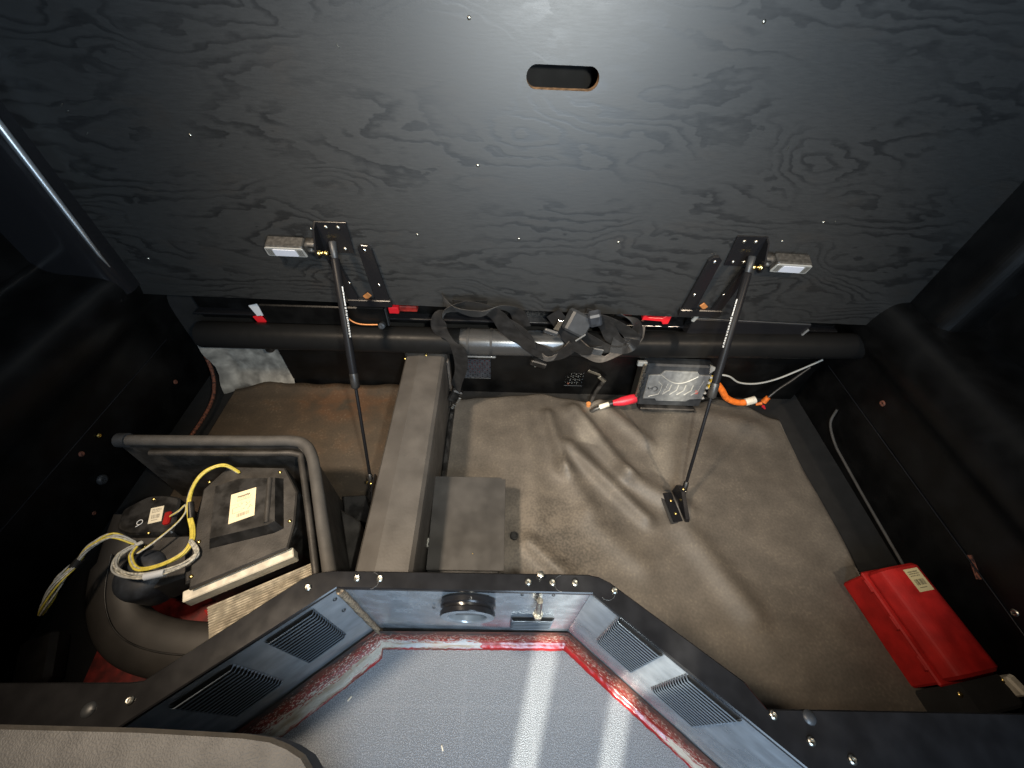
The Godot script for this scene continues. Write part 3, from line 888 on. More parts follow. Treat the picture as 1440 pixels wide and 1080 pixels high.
func build_lid() -> void:
	var z := -0.9
	var th := 0.018
	var lid := thing("bunk_board", "black stained plywood bunk board raised upright with an oval hand slot", "bunk board", Vector3(0.07, 0.37, z))
	var x0 := -1.03
	var x1 := 1.17
	var yl := 0.393
	var yr := 0.357
	var yt := 1.25
	var c := Vector2(0.0935, 0.8985)
	var r := 0.0185
	var hl := 0.0475
	var ya := func(x: float) -> float: return lerpf(yl, yr, (x - x0) / (x1 - x0))
	var b := Mb.new()
	var uv := func(q: Vector3) -> Vector2: return Vector2((q.x - x0) / (x1 - x0), (yt - q.y) / 0.9)
	var upper: Array = [Vector2(x0, c.y), Vector2(x0, yt), Vector2(x1, yt), Vector2(x1, c.y)] + arc(c + Vector2(hl, 0), r, 0, 90, 8) + arc(c - Vector2(hl, 0), r, 90, 180, 8)
	var lower: Array = [Vector2(x1, c.y), Vector2(x1, yr), Vector2(x0, yl), Vector2(x0, c.y)] + arc(c - Vector2(hl, 0), r, 180, 270, 8) + arc(c + Vector2(hl, 0), r, 270, 360, 8)
	b.grp(-1)
	for poly in [upper, lower]:
		var idx := Geometry2D.triangulate_polygon(PackedVector2Array(poly))
		for k in range(0, idx.size(), 3):
			var f: Array = []
			var g: Array = []
			for q in [poly[idx[k]], poly[idx[k + 1]], poly[idx[k + 2]]]:
				f.append(Vector3(q.x, q.y, z))
				g.append(Vector3(q.x, q.y, z - th))
			b.face(f, Vector3.BACK, [uv.call(f[0]), uv.call(f[1]), uv.call(f[2])])
			b.face(g, Vector3.FORWARD, [uv.call(f[0]), uv.call(f[1]), uv.call(f[2])])
	var rim: Array = [Vector2(x0, yl), Vector2(x1, yr), Vector2(x1, yt), Vector2(x0, yt)]
	for k in 4:
		var a: Vector2 = rim[k]
		var q: Vector2 = rim[(k + 1) % 4]
		var o := (q - a).orthogonal()
		b.face([Vector3(a.x, a.y, z), Vector3(q.x, q.y, z), Vector3(q.x, q.y, z - th), Vector3(a.x, a.y, z - th)], Vector3(o.x, o.y, 0), [Vector2(0, 0), Vector2(1, 0), Vector2(1, 0.02), Vector2(0, 0.02)])
	obj("board", b, M.ply, lid)
	var e := Mb.new()
	var ring: Array = arc(c + Vector2(hl, 0), r, -90, 90, 14) + arc(c - Vector2(hl, 0), r, 90, 270, 14)
	e.grp(1)
	for k in ring.size():
		var a: Vector2 = ring[k]
		var q: Vector2 = ring[(k + 1) % ring.size()]
		if a.distance_to(q) < 1e-6: continue
		var mid := (a + q) / 2.0
		var inw := Vector2(clampf(mid.x, c.x - hl, c.x + hl), c.y) - mid
		e.face([Vector3(a.x, a.y, z - 0.0003), Vector3(q.x, q.y, z - 0.0003), Vector3(q.x, q.y, z - th), Vector3(a.x, a.y, z - th)], Vector3(inw.x, inw.y, 0))
	var sl := obj("slot_edge", e, M.raw_wood, lid)
	sl.set_meta("label", "raw wood edge of the hand slot")
	for q in [Vector2(-0.072, 0.974), Vector2(-0.064, 0.745), Vector2(-0.211, 0.587), Vector2(0.029, 0.585), Vector2(0.267, 0.585), Vector2(-0.458, 0.592), Vector2(0.725, 0.651), Vector2(0.655, 0.602), Vector2(-0.889, 0.499), Vector2(-0.632, 0.781), Vector2(0.418, 0.986)]:
		placed("screw", screw_mesh, M.zinc, lid, Vector3(q.x, q.y, z), facing(Vector3(0, 0, 1)).scaled(Vector3.ONE * 1.15))
	for q in [Vector2(-0.846, 0.825), Vector2(-0.843, 0.814), Vector2(-0.834, 0.777), Vector2(0.751, 0.653), Vector2(0.56, 0.80), Vector2(-0.30, 0.93)]:
		placed("staple", Mb.new().box(Vector3.ZERO, Vector3(0.007, 0.0014, 0.0014), 0.0003).done(), M.zinc, lid, Vector3(q.x, q.y, z + 0.0005), Basis(Vector3.BACK, q.x * 3.0))

func build_lid_hardware() -> void:
	var zl := -0.9
	for s in [-1.0, 1.0]:
		var left: bool = s < 0
		var side := "left" if left else "right"
		# LED work lamp: its housing sticks out of the board and throws its light down
		var lx := -0.519 if left else 0.690
		var ly := 0.564
		var la := thing("work_lamp", "small rectangular lamp with pale lens at the %s end of the board" % side, "lamp", Vector3(lx, ly, zl), "work lamps on the board")
		var tilt := Basis(Vector3.RIGHT, 0.55)
		var bo := Mb.new()
		bo.prism(rounded([Vector2(-0.046, -0.016), Vector2(0.046, -0.016), Vector2(0.043, 0.016), Vector2(-0.043, 0.016)], 0.006, 3), 0.0, 0.030, 0.0025, Vector3(0, 0, 0.004))
		obj("housing", bo, M.lamp_body, la, true)
		var fr := Mb.new()
		var o1: Array = rounded([Vector2(-0.047, -0.0155), Vector2(0.047, -0.0155), Vector2(0.044, 0.0145), Vector2(-0.044, 0.0145)], 0.006, 3)
		fr.prism(o1, 0.0, 0.0035, 0.001, Vector3(0, -0.001, 0.034))
		obj("frame", fr, M.silver_light, la, true)
		var ln := Mb.new()
		ln.prism(rounded([Vector2(-0.0275, -0.0115), Vector2(0.0275, -0.0115), Vector2(0.026, 0.0105), Vector2(-0.026, 0.0105)], 0.003, 2), 0.0, 0.002, 0.0006, Vector3(0, -0.001, 0.0375))
		obj("lens", ln, M.lamp_lens, la, true)
		for e in [-1, 1]:
			for k in 3:
				obj("grille_bar", Mb.new().box(Vector3(e * (0.0310 + 0.0042 * k), -0.001, 0.0380), Vector3(0.0028, 0.021, 0.0012), 0.0003), M.lamp_grille, la, true)
		# mounting ear with a hole, towards the middle
		var ear := Mb.new()
		var ex: float = -s * 0.058
		var ring: Array = []
		for k in 16: ring.append(k)
		var outer: Array = rounded([Vector2(ex - 0.013, -0.012), Vector2(ex + 0.013, -0.012), Vector2(ex + 0.013, 0.013), Vector2(ex - 0.013, 0.013)], 0.004, 3)
		for k in 16:
			var a := TAU * k / 16.0
			var a2 := TAU * (k + 1) / 16.0
			var cc := Vector2(ex, 0)
			var p1 := cc + Vector2(cos(a), sin(a)) * 0.0065
			var p2 := cc + Vector2(cos(a2), sin(a2)) * 0.0065
			var sq := func(t: float) -> Vector2:
				var dv := Vector2(cos(t), sin(t))
				return cc + dv * (0.0125 / maxf(absf(dv.x), absf(dv.y)))
			var q1: Vector2 = sq.call(a)
			var q2: Vector2 = sq.call(a2)
			for zz in [0.004, 0.026]:
				ear.face([Vector3(p1.x, p1.y, zz), Vector3(p2.x, p2.y, zz), Vector3(q2.x, q2.y, zz), Vector3(q1.x, q1.y, zz)], Vector3(0, 0, 1 if zz > 0.01 else -1))
			ear.face([Vector3(p1.x, p1.y, 0.004), Vector3(p2.x, p2.y, 0.004), Vector3(p2.x, p2.y, 0.026), Vector3(p1.x, p1.y, 0.026)], Vector3(cc.x - p1.x, cc.y - p1.y, 0))
			ear.face([Vector3(q1.x, q1.y, 0.004), Vector3(q2.x, q2.y, 0.004), Vector3(q2.x, q2.y, 0.026), Vector3(q1.x, q1.y, 0.026)], Vector3(q1.x - cc.x, q1.y - cc.y, 0))
		obj("mounting_ear", ear, M.lamp_body, la, true)
		la.rotation = Vector3(0.35, 0, -0.02 if left else -0.04)
		# strut bracket
		var bx := -0.407 if left else 0.578
		var br := thing("strut_bracket", "black bolted bracket holding the top of the %s gas strut" % side, "bracket", Vector3(bx, 0.575, zl), "upper strut brackets")
		obj("plate", Mb.new().box(Vector3(0, 0, 0.003), Vector3(0.074, 0.078, 0.005), 0.001), M.gloss_black, br, true)
		obj("flange", Mb.new().prism([Vector2(0.0, -0.036), Vector2(0.0, 0.038), Vector2(0.018, 0.030), Vector2(0.044, -0.012), Vector2(0.044, -0.028), Vector2(0.036, -0.036)], -0.0022, 0.0022, 0.0006, Vector3(s * 0.0345, 0, 0.004), Vector3.BACK, Vector3.UP, Vector3.RIGHT), M.gloss_black, br, true)
		for q in [Vector2(-0.012, 0.026), Vector2(0.016, 0.026), Vector2(-0.008, -0.028), Vector2(0.018, -0.028)]:
			placed("bolt", rivet_mesh, M.zinc, br, Vector3(bx - s * q.x, 0.575 + q.y, zl + 0.0055), facing(Vector3.BACK).scaled(Vector3.ONE * 1.1))
		placed("ball_stud", Mb.new().lathe([Vector2(0, 0.024), Vector2(0.004, 0.023), Vector2(0.006, 0.018), Vector2(0.004, 0.013), Vector2(0.003, 0.006), Vector2(0.0065, 0.005), Vector2(0.0065, -0.006), Vector2(0, -0.006)], 12, false).done(), M.brass, br, Vector3(bx + s * 0.033, 0.555, zl + 0.040), facing(Vector3(-s, 0, 0)))
		# hinge with two legs and a cross bar
		var hg := thing("hinge", "two-legged black hinge plate under the %s strut bracket" % side, "hinge", Vector3(bx - s * 0.02, 0.47, zl), "hinges of the board")
		var hx := bx
		var leg := Mb.new()
		var m: float = -s
		leg.prism([Vector2(hx + m * 0.050, 0.552), Vector2(hx + m * 0.060, 0.561), Vector2(hx + m * 0.074, 0.560), Vector2(hx + m * 0.082, 0.550), Vector2(hx + m * 0.098, 0.392), Vector2(hx + m * 0.060, 0.392)], 0.0, 0.009, 0.001, Vector3(0, 0, zl + 0.001))
		obj("long_leg", leg, M.gloss_black, hg)
		leg = Mb.new()
		leg.prism([Vector2(hx - m * 0.034, 0.532), Vector2(hx - m * 0.012, 0.532), Vector2(hx + m * 0.016, 0.40), Vector2(hx + m * 0.002, 0.392), Vector2(hx - m * 0.010, 0.40)], 0.0, 0.012, 0.001, Vector3(0, 0, zl + 0.001))
		obj("short_leg", leg, M.gloss_black, hg)
		obj("cross_bar", Mb.new().box(Vector3(hx + m * 0.045, 0.394, zl + 0.010), Vector3(0.115, 0.022, 0.014), 0.002), M.gloss_black, hg)
		obj("tab", Mb.new().box(Vector3(hx + m * 0.040, 0.412, zl + 0.006), Vector3(0.020, 0.014, 0.004), 0.001, Basis(Vector3.BACK, m * 0.7)), M.copper, hg)
		for q in [[0.066, 0.548, 0.010], [0.080, 0.450, 0.010], [0.006, 0.455, 0.013]]:
			placed("bolt", rivet_mesh, M.chrome, hg, Vector3(hx + m * q[0], q[1], zl + q[2]), facing(Vector3.BACK).scaled(Vector3.ONE * (1.1 if q[0] > 0.05 else 0.8)))
		# gas strut
		var top := Vector3(-0.398, 0.578, -0.856) if left else Vector3(0.573, 0.578, -0.852)
		var bot := Vector3(-0.357, 0.040, -0.543) if left else Vector3(0.509, 0.052, -0.533)
		var st := thing("gas_strut", ("black gas strut standing left of the square duct" if left else "black gas strut standing in front of the silver inverter"), "gas strut", bot, "gas struts holding up the board")
		var d := (bot - top)
		var jt := top + d * 0.545
		obj("cylinder", Mb.new().tube([top + d * 0.045, top + d * 0.05, jt - d * 0.008, jt], [0.0075, 0.0098, 0.0098, 0.0085], 18), M.strut_black, st)
		obj("collar", Mb.new().tube([jt - d * 0.055, jt - d * 0.05, jt + d * 0.004, jt + d * 0.01], [0.0102, 0.0108, 0.0108, 0.0070], 16), M.black_plastic, st)
		obj("rod", Mb.new().tube([jt, bot - d * 0.04], 0.0042, 12), M.strut_black, st)
		obj("top_socket", Mb.new().tube([top - d * 0.015, top - d * 0.012, top + d * 0.040, top + d * 0.05], [0.006, 0.0085, 0.0078, 0.006], 12), M.charcoal, st)
		obj("bottom_socket", Mb.new().tube([bot - d * 0.05, bot - d * 0.045, bot + d * 0.012, bot + d * 0.018], [0.0045, 0.0068, 0.0078, 0.005], 12), M.black_plastic, st)
		# white print along the cylinder: strokes too small to read
		var pr := Mb.new()
		var ax := d.normalized()
		var toward := (Vector3(0, 1.07, 0) - top).normalized()
		var rightv := ax.cross(toward).normalized() * -1.0
		var nn: Vector3 = (toward - ax * toward.dot(ax)).normalized()
		var off: Vector3 = (nn * 0.80 + rightv * (0.62 if left else -0.62) * (1.0 if rightv.x > 0 else -1.0)).normalized()
		var across := ax.cross(off).normalized()
		var t := 0.15
		while t < 0.335:
			var big := t > 0.215
			var len := rng.randf_range(0.004, 0.007) / d.length()
			var hgt := 0.0040 if big else 0.0028
			for k in (2 if big else 1):
				pr.box(top + d * (t + len * (0.2 + 0.55 * k)) + off * 0.0099, Vector3(0.0016 if big else len * d.length(), 0.0004, hgt), 0.0, Basis(ax, off, across))
			if big: pr.box(top + d * (t + len * 0.5) + off * 0.0099 + across * rng.randf_range(-0.002, 0.002), Vector3(0.004, 0.0004, 0.0014), 0.0, Basis(ax, off, across))
			t += len * (1.35 if big else 1.15)
		obj("print", pr, M.print_white, st)
		# foot bracket
		var fb := thing("floor_bracket", "small black foot bracket with brass bolts under the %s gas strut" % side, "bracket", Vector3(bot.x, 0.0, bot.z), "strut foot brackets")
		if left:
			obj("base", Mb.new().box(Vector3(bot.x + 0.004, 0.012, bot.z + 0.055), Vector3(0.030, 0.006, 0.13), 0.001), M.gloss_black, fb)
			obj("upright", Mb.new().prism([Vector2(-0.03, 0.0), Vector2(0.10, 0.0), Vector2(0.02, 0.062), Vector2(-0.012, 0.062)], -0.002, 0.002, 0.0006, Vector3(bot.x + 0.014, 0.010, bot.z), Vector3.BACK, Vector3.UP, Vector3.RIGHT), M.gloss_black, fb)
			bolt(fb, bot + Vector3(-0.010, 0.006, 0), Vector3(-1, 0.5, 0.2), 1.1, "brass", "bolt", rivet_mesh)
			bolt(fb, bot + Vector3(0.004, 0.012, 0.006), Vector3(0, 1, 0.3), 1.0, "brass", "bolt", rivet_mesh)
		else:
			var ff := Vector3(0.490, 0.022, -0.500)
			var rb := Basis(Vector3.UP, 0.12)
			obj("base", Mb.new().box(ff + Vector3(-0.012, 0.0, 0), Vector3(0.026, 0.005, 0.085), 0.001, rb), M.gloss_black, fb)
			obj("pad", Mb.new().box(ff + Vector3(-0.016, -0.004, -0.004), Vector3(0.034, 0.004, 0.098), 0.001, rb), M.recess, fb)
			obj("upright", Mb.new().prism([Vector2(-0.05, 0.0), Vector2(0.045, 0.0), Vector2(0.040, 0.012), Vector2(-0.022, 0.048), Vector2(-0.040, 0.048), Vector2(-0.05, 0.035)], -0.006, 0.006, 0.001, ff + Vector3(0.011, 0.0, 0), rb * Vector3.BACK, Vector3.UP, rb * Vector3.RIGHT), M.gloss_black, fb)
			bolt(fb, ff + Vector3(-0.012, 0.0026, -0.018), Vector3.UP, 0.9, "brass", "bolt", rivet_mesh)
			bolt(fb, ff + Vector3(-0.009, 0.0026, 0.020), Vector3.UP, 0.9, "brass", "bolt", rivet_mesh)
			bolt(fb, ff + Vector3(0.012, 0.046, -0.030), Vector3(0.5, 0.8, 0.3), 0.9, "brass", "bolt", rivet_mesh)
			bolt(fb, ff + Vector3(0.022, 0.034, -0.030), Vector3(1, 0.5, 0.3), 0.9, "zinc", "bolt", rivet_mesh)

func build_rear_bar() -> void:
	# perforated rear panel of the locker
	var rp := thing("perforated_panel", "black perforated steel panel along the back of the locker", "panel", Vector3(0.1, 0, -0.94))
	obj("sheet", Mb.new().box(Vector3(-0.455, 0.115, -0.945), Vector3(0.53, 0.30, 0.008), 0.001), M.wall_black, rp)
	obj("sheet", Mb.new().box(Vector3(0.658, 0.115, -0.946), Vector3(0.764, 0.30, 0.008), 0.001), M.wall_black, rp)
	holes(rp, -0.128, 0.058, 5, 6, 0.0165, 0.0155, "perforated")
	holes(rp, 0.215, 0.032, 3, 4, 0.0165, 0.0165, "wall_black")
	obj("backing", Mb.new().box(Vector3(-0.080, 0.095, -0.962), Vector3(0.075, 0.08, 0.004)), M.red_paint, rp)
	obj("backing", Mb.new().box(Vector3(0.245, 0.055, -0.958), Vector3(0.075, 0.08, 0.004)), M.print_white, rp)
	# the plain pieces around the two perforated plates
	obj("sheet", Mb.new().box(Vector3(-0.16, 0.115, -0.9445), Vector3(0.058, 0.30, 0.007), 0.001), M.wall_black, rp)
	obj("sheet", Mb.new().box(Vector3(0.085, 0.115, -0.9442), Vector3(0.255, 0.30, 0.007), 0.001), M.wall_black, rp)
	obj("sheet", Mb.new().box(Vector3(-0.085, 0.008, -0.9447), Vector3(0.10, 0.084, 0.007), 0.001), M.wall_black, rp)
	obj("sheet", Mb.new().box(Vector3(-0.085, 0.203, -0.9447), Vector3(0.10, 0.128, 0.007), 0.001), M.wall_black, rp)
	obj("sheet", Mb.new().box(Vector3(0.244, 0.176, -0.9447), Vector3(0.066, 0.178, 0.007), 0.001), M.wall_black, rp)
	obj("sheet", Mb.new().box(Vector3(0.244, -0.004, -0.9447), Vector3(0.066, 0.055, 0.007), 0.001), M.wall_black, rp)
	for q in [[0.105, 0.115, 1.0, "zinc"], [0.225, 0.035, 0.9, "rust"], [0.03, 0.20, 0.8, "charcoal"]]:
		bolt(rp, Vector3(q[0], q[1], -0.9405), Vector3.BACK, q[2], q[3], "rivet", rivet_mesh)
	# pale padded insulation in the left rear corner
	var ins := Mb.new()
	var wv := noise(71, 5.0, 3)
	ins.grid(26, 14, func(u: float, v: float) -> Vector3:
		var x := lerpf(-0.955, -0.715 - 0.01 * v, u)
		var y := lerpf(-0.02, 0.20, v)
		return Vector3(x, y, -0.955 + 0.012 * wv.get_noise_2d(x * 1.5, y * 2.0) + 0.03 * smoothstep(0.08, -0.02, y) + 0.025 * smoothstep(-0.90, -0.955, x)), Vector3.BACK)
	tag(obj("insulation", ins, M.insulation), "dirty off-white padding in the left rear corner of the locker", "padding")
	var rs := Mb.new()
	rs.tube(smooth([Vector3(-0.975, 0.13, -0.955), Vector3(-0.968, 0.055, -0.925), Vector3(-0.952, 0.02, -0.86), Vector3(-0.945, 0.012, -0.78), Vector3(-0.95, 0.010, -0.68)], 6), 0.0055, 8)
	tag(obj("wall_piping", rs, M.rust), "brown curved piping at the foot of the left wall", "piping")
	# long black tube
	var t := thing("rear_tube", "long glossy black tube running across the back of the locker", "tube", Vector3(0.1, 0.26, -0.895))
	obj("tube", Mb.new().tube([Vector3(-0.88, 0.258, -0.895), Vector3(0.1, 0.258, -0.895), Vector3(1.06, 0.284, -0.895)], 0.039, 28), M.tube_black, t)
	obj("sleeve", Mb.new().tube([Vector3(-0.128, 0.258, -0.895), Vector3(0.17, 0.2595, -0.895)], 0.0398, 28), M.tube_highlight, t)  # added brighter wrap, carries the highlight of the tube in its colour
	for x in [-0.105, -0.038]:
		obj("clip", Mb.new().tube([Vector3(x - 0.0035, 0.258, -0.895), Vector3(x + 0.0035, 0.258, -0.895)], 0.0418, 28), M.recess, t)
	obj("clip_plate", Mb.new().box(Vector3(-0.072, 0.214, -0.880), Vector3(0.10, 0.010, 0.016), 0.003), M.black_plastic, t)
	obj("clip_plate", Mb.new().box(Vector3(0.105, 0.205, -0.868), Vector3(0.05, 0.020, 0.022), 0.003, Basis(Vector3.BACK, -0.35)), M.black_plastic, t)
	obj("drain", Mb.new().lathe([Vector2(0.014, 0), Vector2(0.013, -0.012), Vector2(0.008, -0.017), Vector2(0, -0.018)], 12, false, Basis(), Vector3(-0.70, 0.221, -0.888)), M.black_plastic, t)
	# black channel above it
	var ch := thing("rear_channel", "dark steel channel between the tube and the board", "channel", Vector3(0.1, 0.33, -0.95))
	obj("web", Mb.new().box(Vector3(0.05, 0.335, -0.965), Vector3(1.9, 0.13, 0.01), 0.001), M.wall_black, ch)
	obj("shelf", Mb.new().box(Vector3(0.05, 0.302, -0.952), Vector3(1.9, 0.006, 0.035), 0.001), M.gloss_black, ch)
	obj("shelf", Mb.new().box(Vector3(0.19, 0.386, -0.950), Vector3(0.42, 0.030, 0.006), 0.001), M.charcoal, ch)
	for q in [[-0.355, 0.347, "zinc"], [-0.295, 0.345, "zinc"], [-0.115, 0.365, "zinc"], [0.43, 0.335, "zinc"], [0.395, 0.345, "rust"], [0.415, 0.305, "rust"], [0.03, 0.352, "charcoal"]]:
		bolt(ch, Vector3(q[0], q[1], -0.959), Vector3.BACK, 1.0, q[2], "bolt", rivet_mesh)
	# cover boxes
	var cv := thing("cover_box", "flat black cover box behind the left strut", "cover", Vector3(-0.51, 0.29, -0.92), "cover boxes above the tube")
	obj("shell", Mb.new().box(Vector3(-0.512, 0.328, -0.925), Vector3(0.345, 0.066, 0.034), 0.003), M.wall_black, cv)
	obj("end_plate", Mb.new().box(Vector3(-0.334, 0.330, -0.912), Vector3(0.0035, 0.060, 0.014), 0.001), M.charcoal, cv)
	cv = thing("cover_box", "black cover box with a bright top edge behind the right strut", "cover", Vector3(0.70, 0.29, -0.92), "cover boxes above the tube")
	obj("shell", Mb.new().box(Vector3(0.705, 0.322, -0.922), Vector3(0.345, 0.068, 0.040), 0.003, Basis(Vector3.BACK, -0.03)), M.gloss_black, cv)
	obj("top_strip", Mb.new().box(Vector3(0.705, 0.3585, -0.905), Vector3(0.335, 0.004, 0.010), 0.001, Basis(Vector3.BACK, -0.03)), M.charcoal, cv)
	obj("end_plate", Mb.new().box(Vector3(0.868, 0.322, -0.899), Vector3(0.004, 0.034, 0.006), 0.001, Basis(Vector3.BACK, -0.35)), M.silver, cv)  # pale plate standing in for the slash of highlight at this end
	obj("end_plate", Mb.new().box(Vector3(0.533, 0.366, -0.899), Vector3(0.010, 0.022, 0.006), 0.001, Basis(Vector3.BACK, -0.35)), M.silver_light, cv)
	# red and white reflective pieces
	var tp := thing("reflector_tape", "white over red reflective tape left of the cover box", "tape", Vector3(-0.705, 0.31, -0.94))
	obj("white_patch", Mb.new().box(Vector3(-0.705, 0.328, -0.925), Vector3(0.026, 0.040, 0.003), 0.0006, Basis(Vector3.BACK, 0.25)), M.white_tape, tp)
	obj("red_patch", Mb.new().box(Vector3(-0.711, 0.2955, -0.925), Vector3(0.027, 0.026, 0.003), 0.0006, Basis(Vector3.BACK, 0.25)), M.red_tape, tp)
	tp = thing("red_block", "bright red plastic block under the board near the left hinge", "block", Vector3(-0.30, 0.36, -0.94), "red blocks under the board")
	obj("face", Mb.new().box(Vector3(-0.312, 0.352, -0.920), Vector3(0.028, 0.022, 0.02), 0.002), M.red_tape, tp)
	obj("tail", Mb.new().box(Vector3(-0.272, 0.354, -0.926), Vector3(0.05, 0.018, 0.02), 0.002), M.red_paint, tp)
	tp = thing("red_block", "bright red notched block under the board near the right hinge", "block", Vector3(0.43, 0.36, -0.94), "red blocks under the board")
	obj("face", Mb.new().prism([Vector2(0.392, 0.368), Vector2(0.398, 0.375), Vector2(0.408, 0.367), Vector2(0.448, 0.366), Vector2(0.458, 0.374), Vector2(0.472, 0.373), Vector2(0.470, 0.346), Vector2(0.455, 0.344), Vector2(0.448, 0.354), Vector2(0.392, 0.358)], 0, 0.02, 0.001, Vector3(0, -0.012, -0.930)), M.red_tape, tp)
	obj("sliver", Mb.new().box(Vector3(0.352, 0.349, -0.934), Vector3(0.028, 0.006, 0.01), 0.001), M.red_tape, tp)
	# thin copper-coloured cable with a ring terminal
	var cc := thing("copper_cable", "thin copper-coloured cable with round terminal behind the left strut", "cable", Vector3(-0.42, 0.33, -0.90))
	obj("wire", Mb.new().tube(smooth([Vector3(-0.448, 0.350, -0.900), Vector3(-0.435, 0.325, -0.897), Vector3(-0.410, 0.312, -0.896), Vector3(-0.362, 0.310, -0.898)], 6), 0.0022, 8), M.copper, cc)
	obj("terminal", Mb.new().lathe([Vector2(0, 0.004), Vector2(0.004, 0.005), Vector2(0.009, 0.004), Vector2(0.0095, 0), Vector2(0.0095, -0.01)], 16, true, facing(Vector3(0, 0.4, 1)), Vector3(-0.350, 0.309, -0.895)), M.charcoal, cc)
	# lug cable rising from behind the mat
	var lc := thing("lug_cable", "black cable ending in a silver lug above the perforations", "cable", Vector3(0.30, 0, -0.9))
	obj("cable", Mb.new().tube(smooth([Vector3(0.300, -0.01, -0.875), Vector3(0.305, 0.03, -0.885), Vector3(0.318, 0.08, -0.888), Vector3(0.325, 0.110, -0.885)], 6), 0.0065, 10), M.black_plastic, lc)
	obj("lug", Mb.new().box(Vector3(0.318, 0.122, -0.885), Vector3(0.034, 0.013, 0.008), 0.002, Basis(Vector3.BACK, -0.75)), M.zinc, lc)
	obj("tongue", Mb.new().box(Vector3(0.288, 0.146, -0.888), Vector3(0.046, 0.009, 0.003), 0.001, Basis(Vector3.BACK, -0.42)), M.zinc, lc)
	obj("bare_end", Mb.new().tube([Vector3(0.292, 0.000, -0.868), Vector3(0.290, 0.020, -0.866)], 0.008, 8), M.copper, lc)

func holes(parent: Node3D, x: float, y: float, nx: int, ny: int, px: float, py: float, finish: String) -> void:
	# a plate pierced by staggered round holes; the rest of the panel lies in front of its margins
	var b := Mb.new()
	b.grp(-1)
	var z := -0.9425
	for r in ny:
		var sh := px / 2.0 if r % 2 else 0.0
		var y0 := y + r * py * 0.95
		var hh := py * 0.95 / 2.0
		b.face([Vector3(x - 0.002, y0 - hh, z), Vector3(x + sh, y0 - hh, z), Vector3(x + sh, y0 + hh, z), Vector3(x - 0.002, y0 + hh, z)], Vector3.BACK)
		for i in nx:
			var c := Vector3(x + sh + (i + 0.5) * px, y0, z)
			for k in 12:
				var a := TAU * k / 12.0
				var a2 := TAU * (k + 1) / 12.0
				var rr := 0.0036
				var q := func(t: float) -> Vector3:
					var dv := Vector2(cos(t), sin(t))
					var m := minf((px / 2.0) / maxf(absf(dv.x), 1e-5), hh / maxf(absf(dv.y), 1e-5))
					return c + Vector3(dv.x * m, dv.y * m, 0)
				b.face([c + Vector3(cos(a), sin(a), 0) * rr, c + Vector3(cos(a2), sin(a2), 0) * rr, q.call(a2), q.call(a)], Vector3.BACK)
				b.face([c + Vector3(cos(a), sin(a), 0) * rr, c + Vector3(cos(a2), sin(a2), 0) * rr, c + Vector3(cos(a2) * rr, sin(a2) * rr, -0.004), c + Vector3(cos(a) * rr, sin(a) * rr, -0.004)], -Vector3(cos(a), sin(a), 0))
		var xe := x + sh + nx * px
		b.face([Vector3(xe, y0 - hh, z), Vector3(x + nx * px + px / 2 + 0.002, y0 - hh, z), Vector3(x + nx * px + px / 2 + 0.002, y0 + hh, z), Vector3(xe, y0 + hh, z)], Vector3.BACK)
	obj("perforated_plate", b, M[finish], parent)

func belt(parent: Node3D, called: String, pts: Array, wd: Array, width: float, m: String) -> void:
	obj(called, Mb.new().band(smooth(pts, 7), smooth(wd, 7), width), M[m], parent)

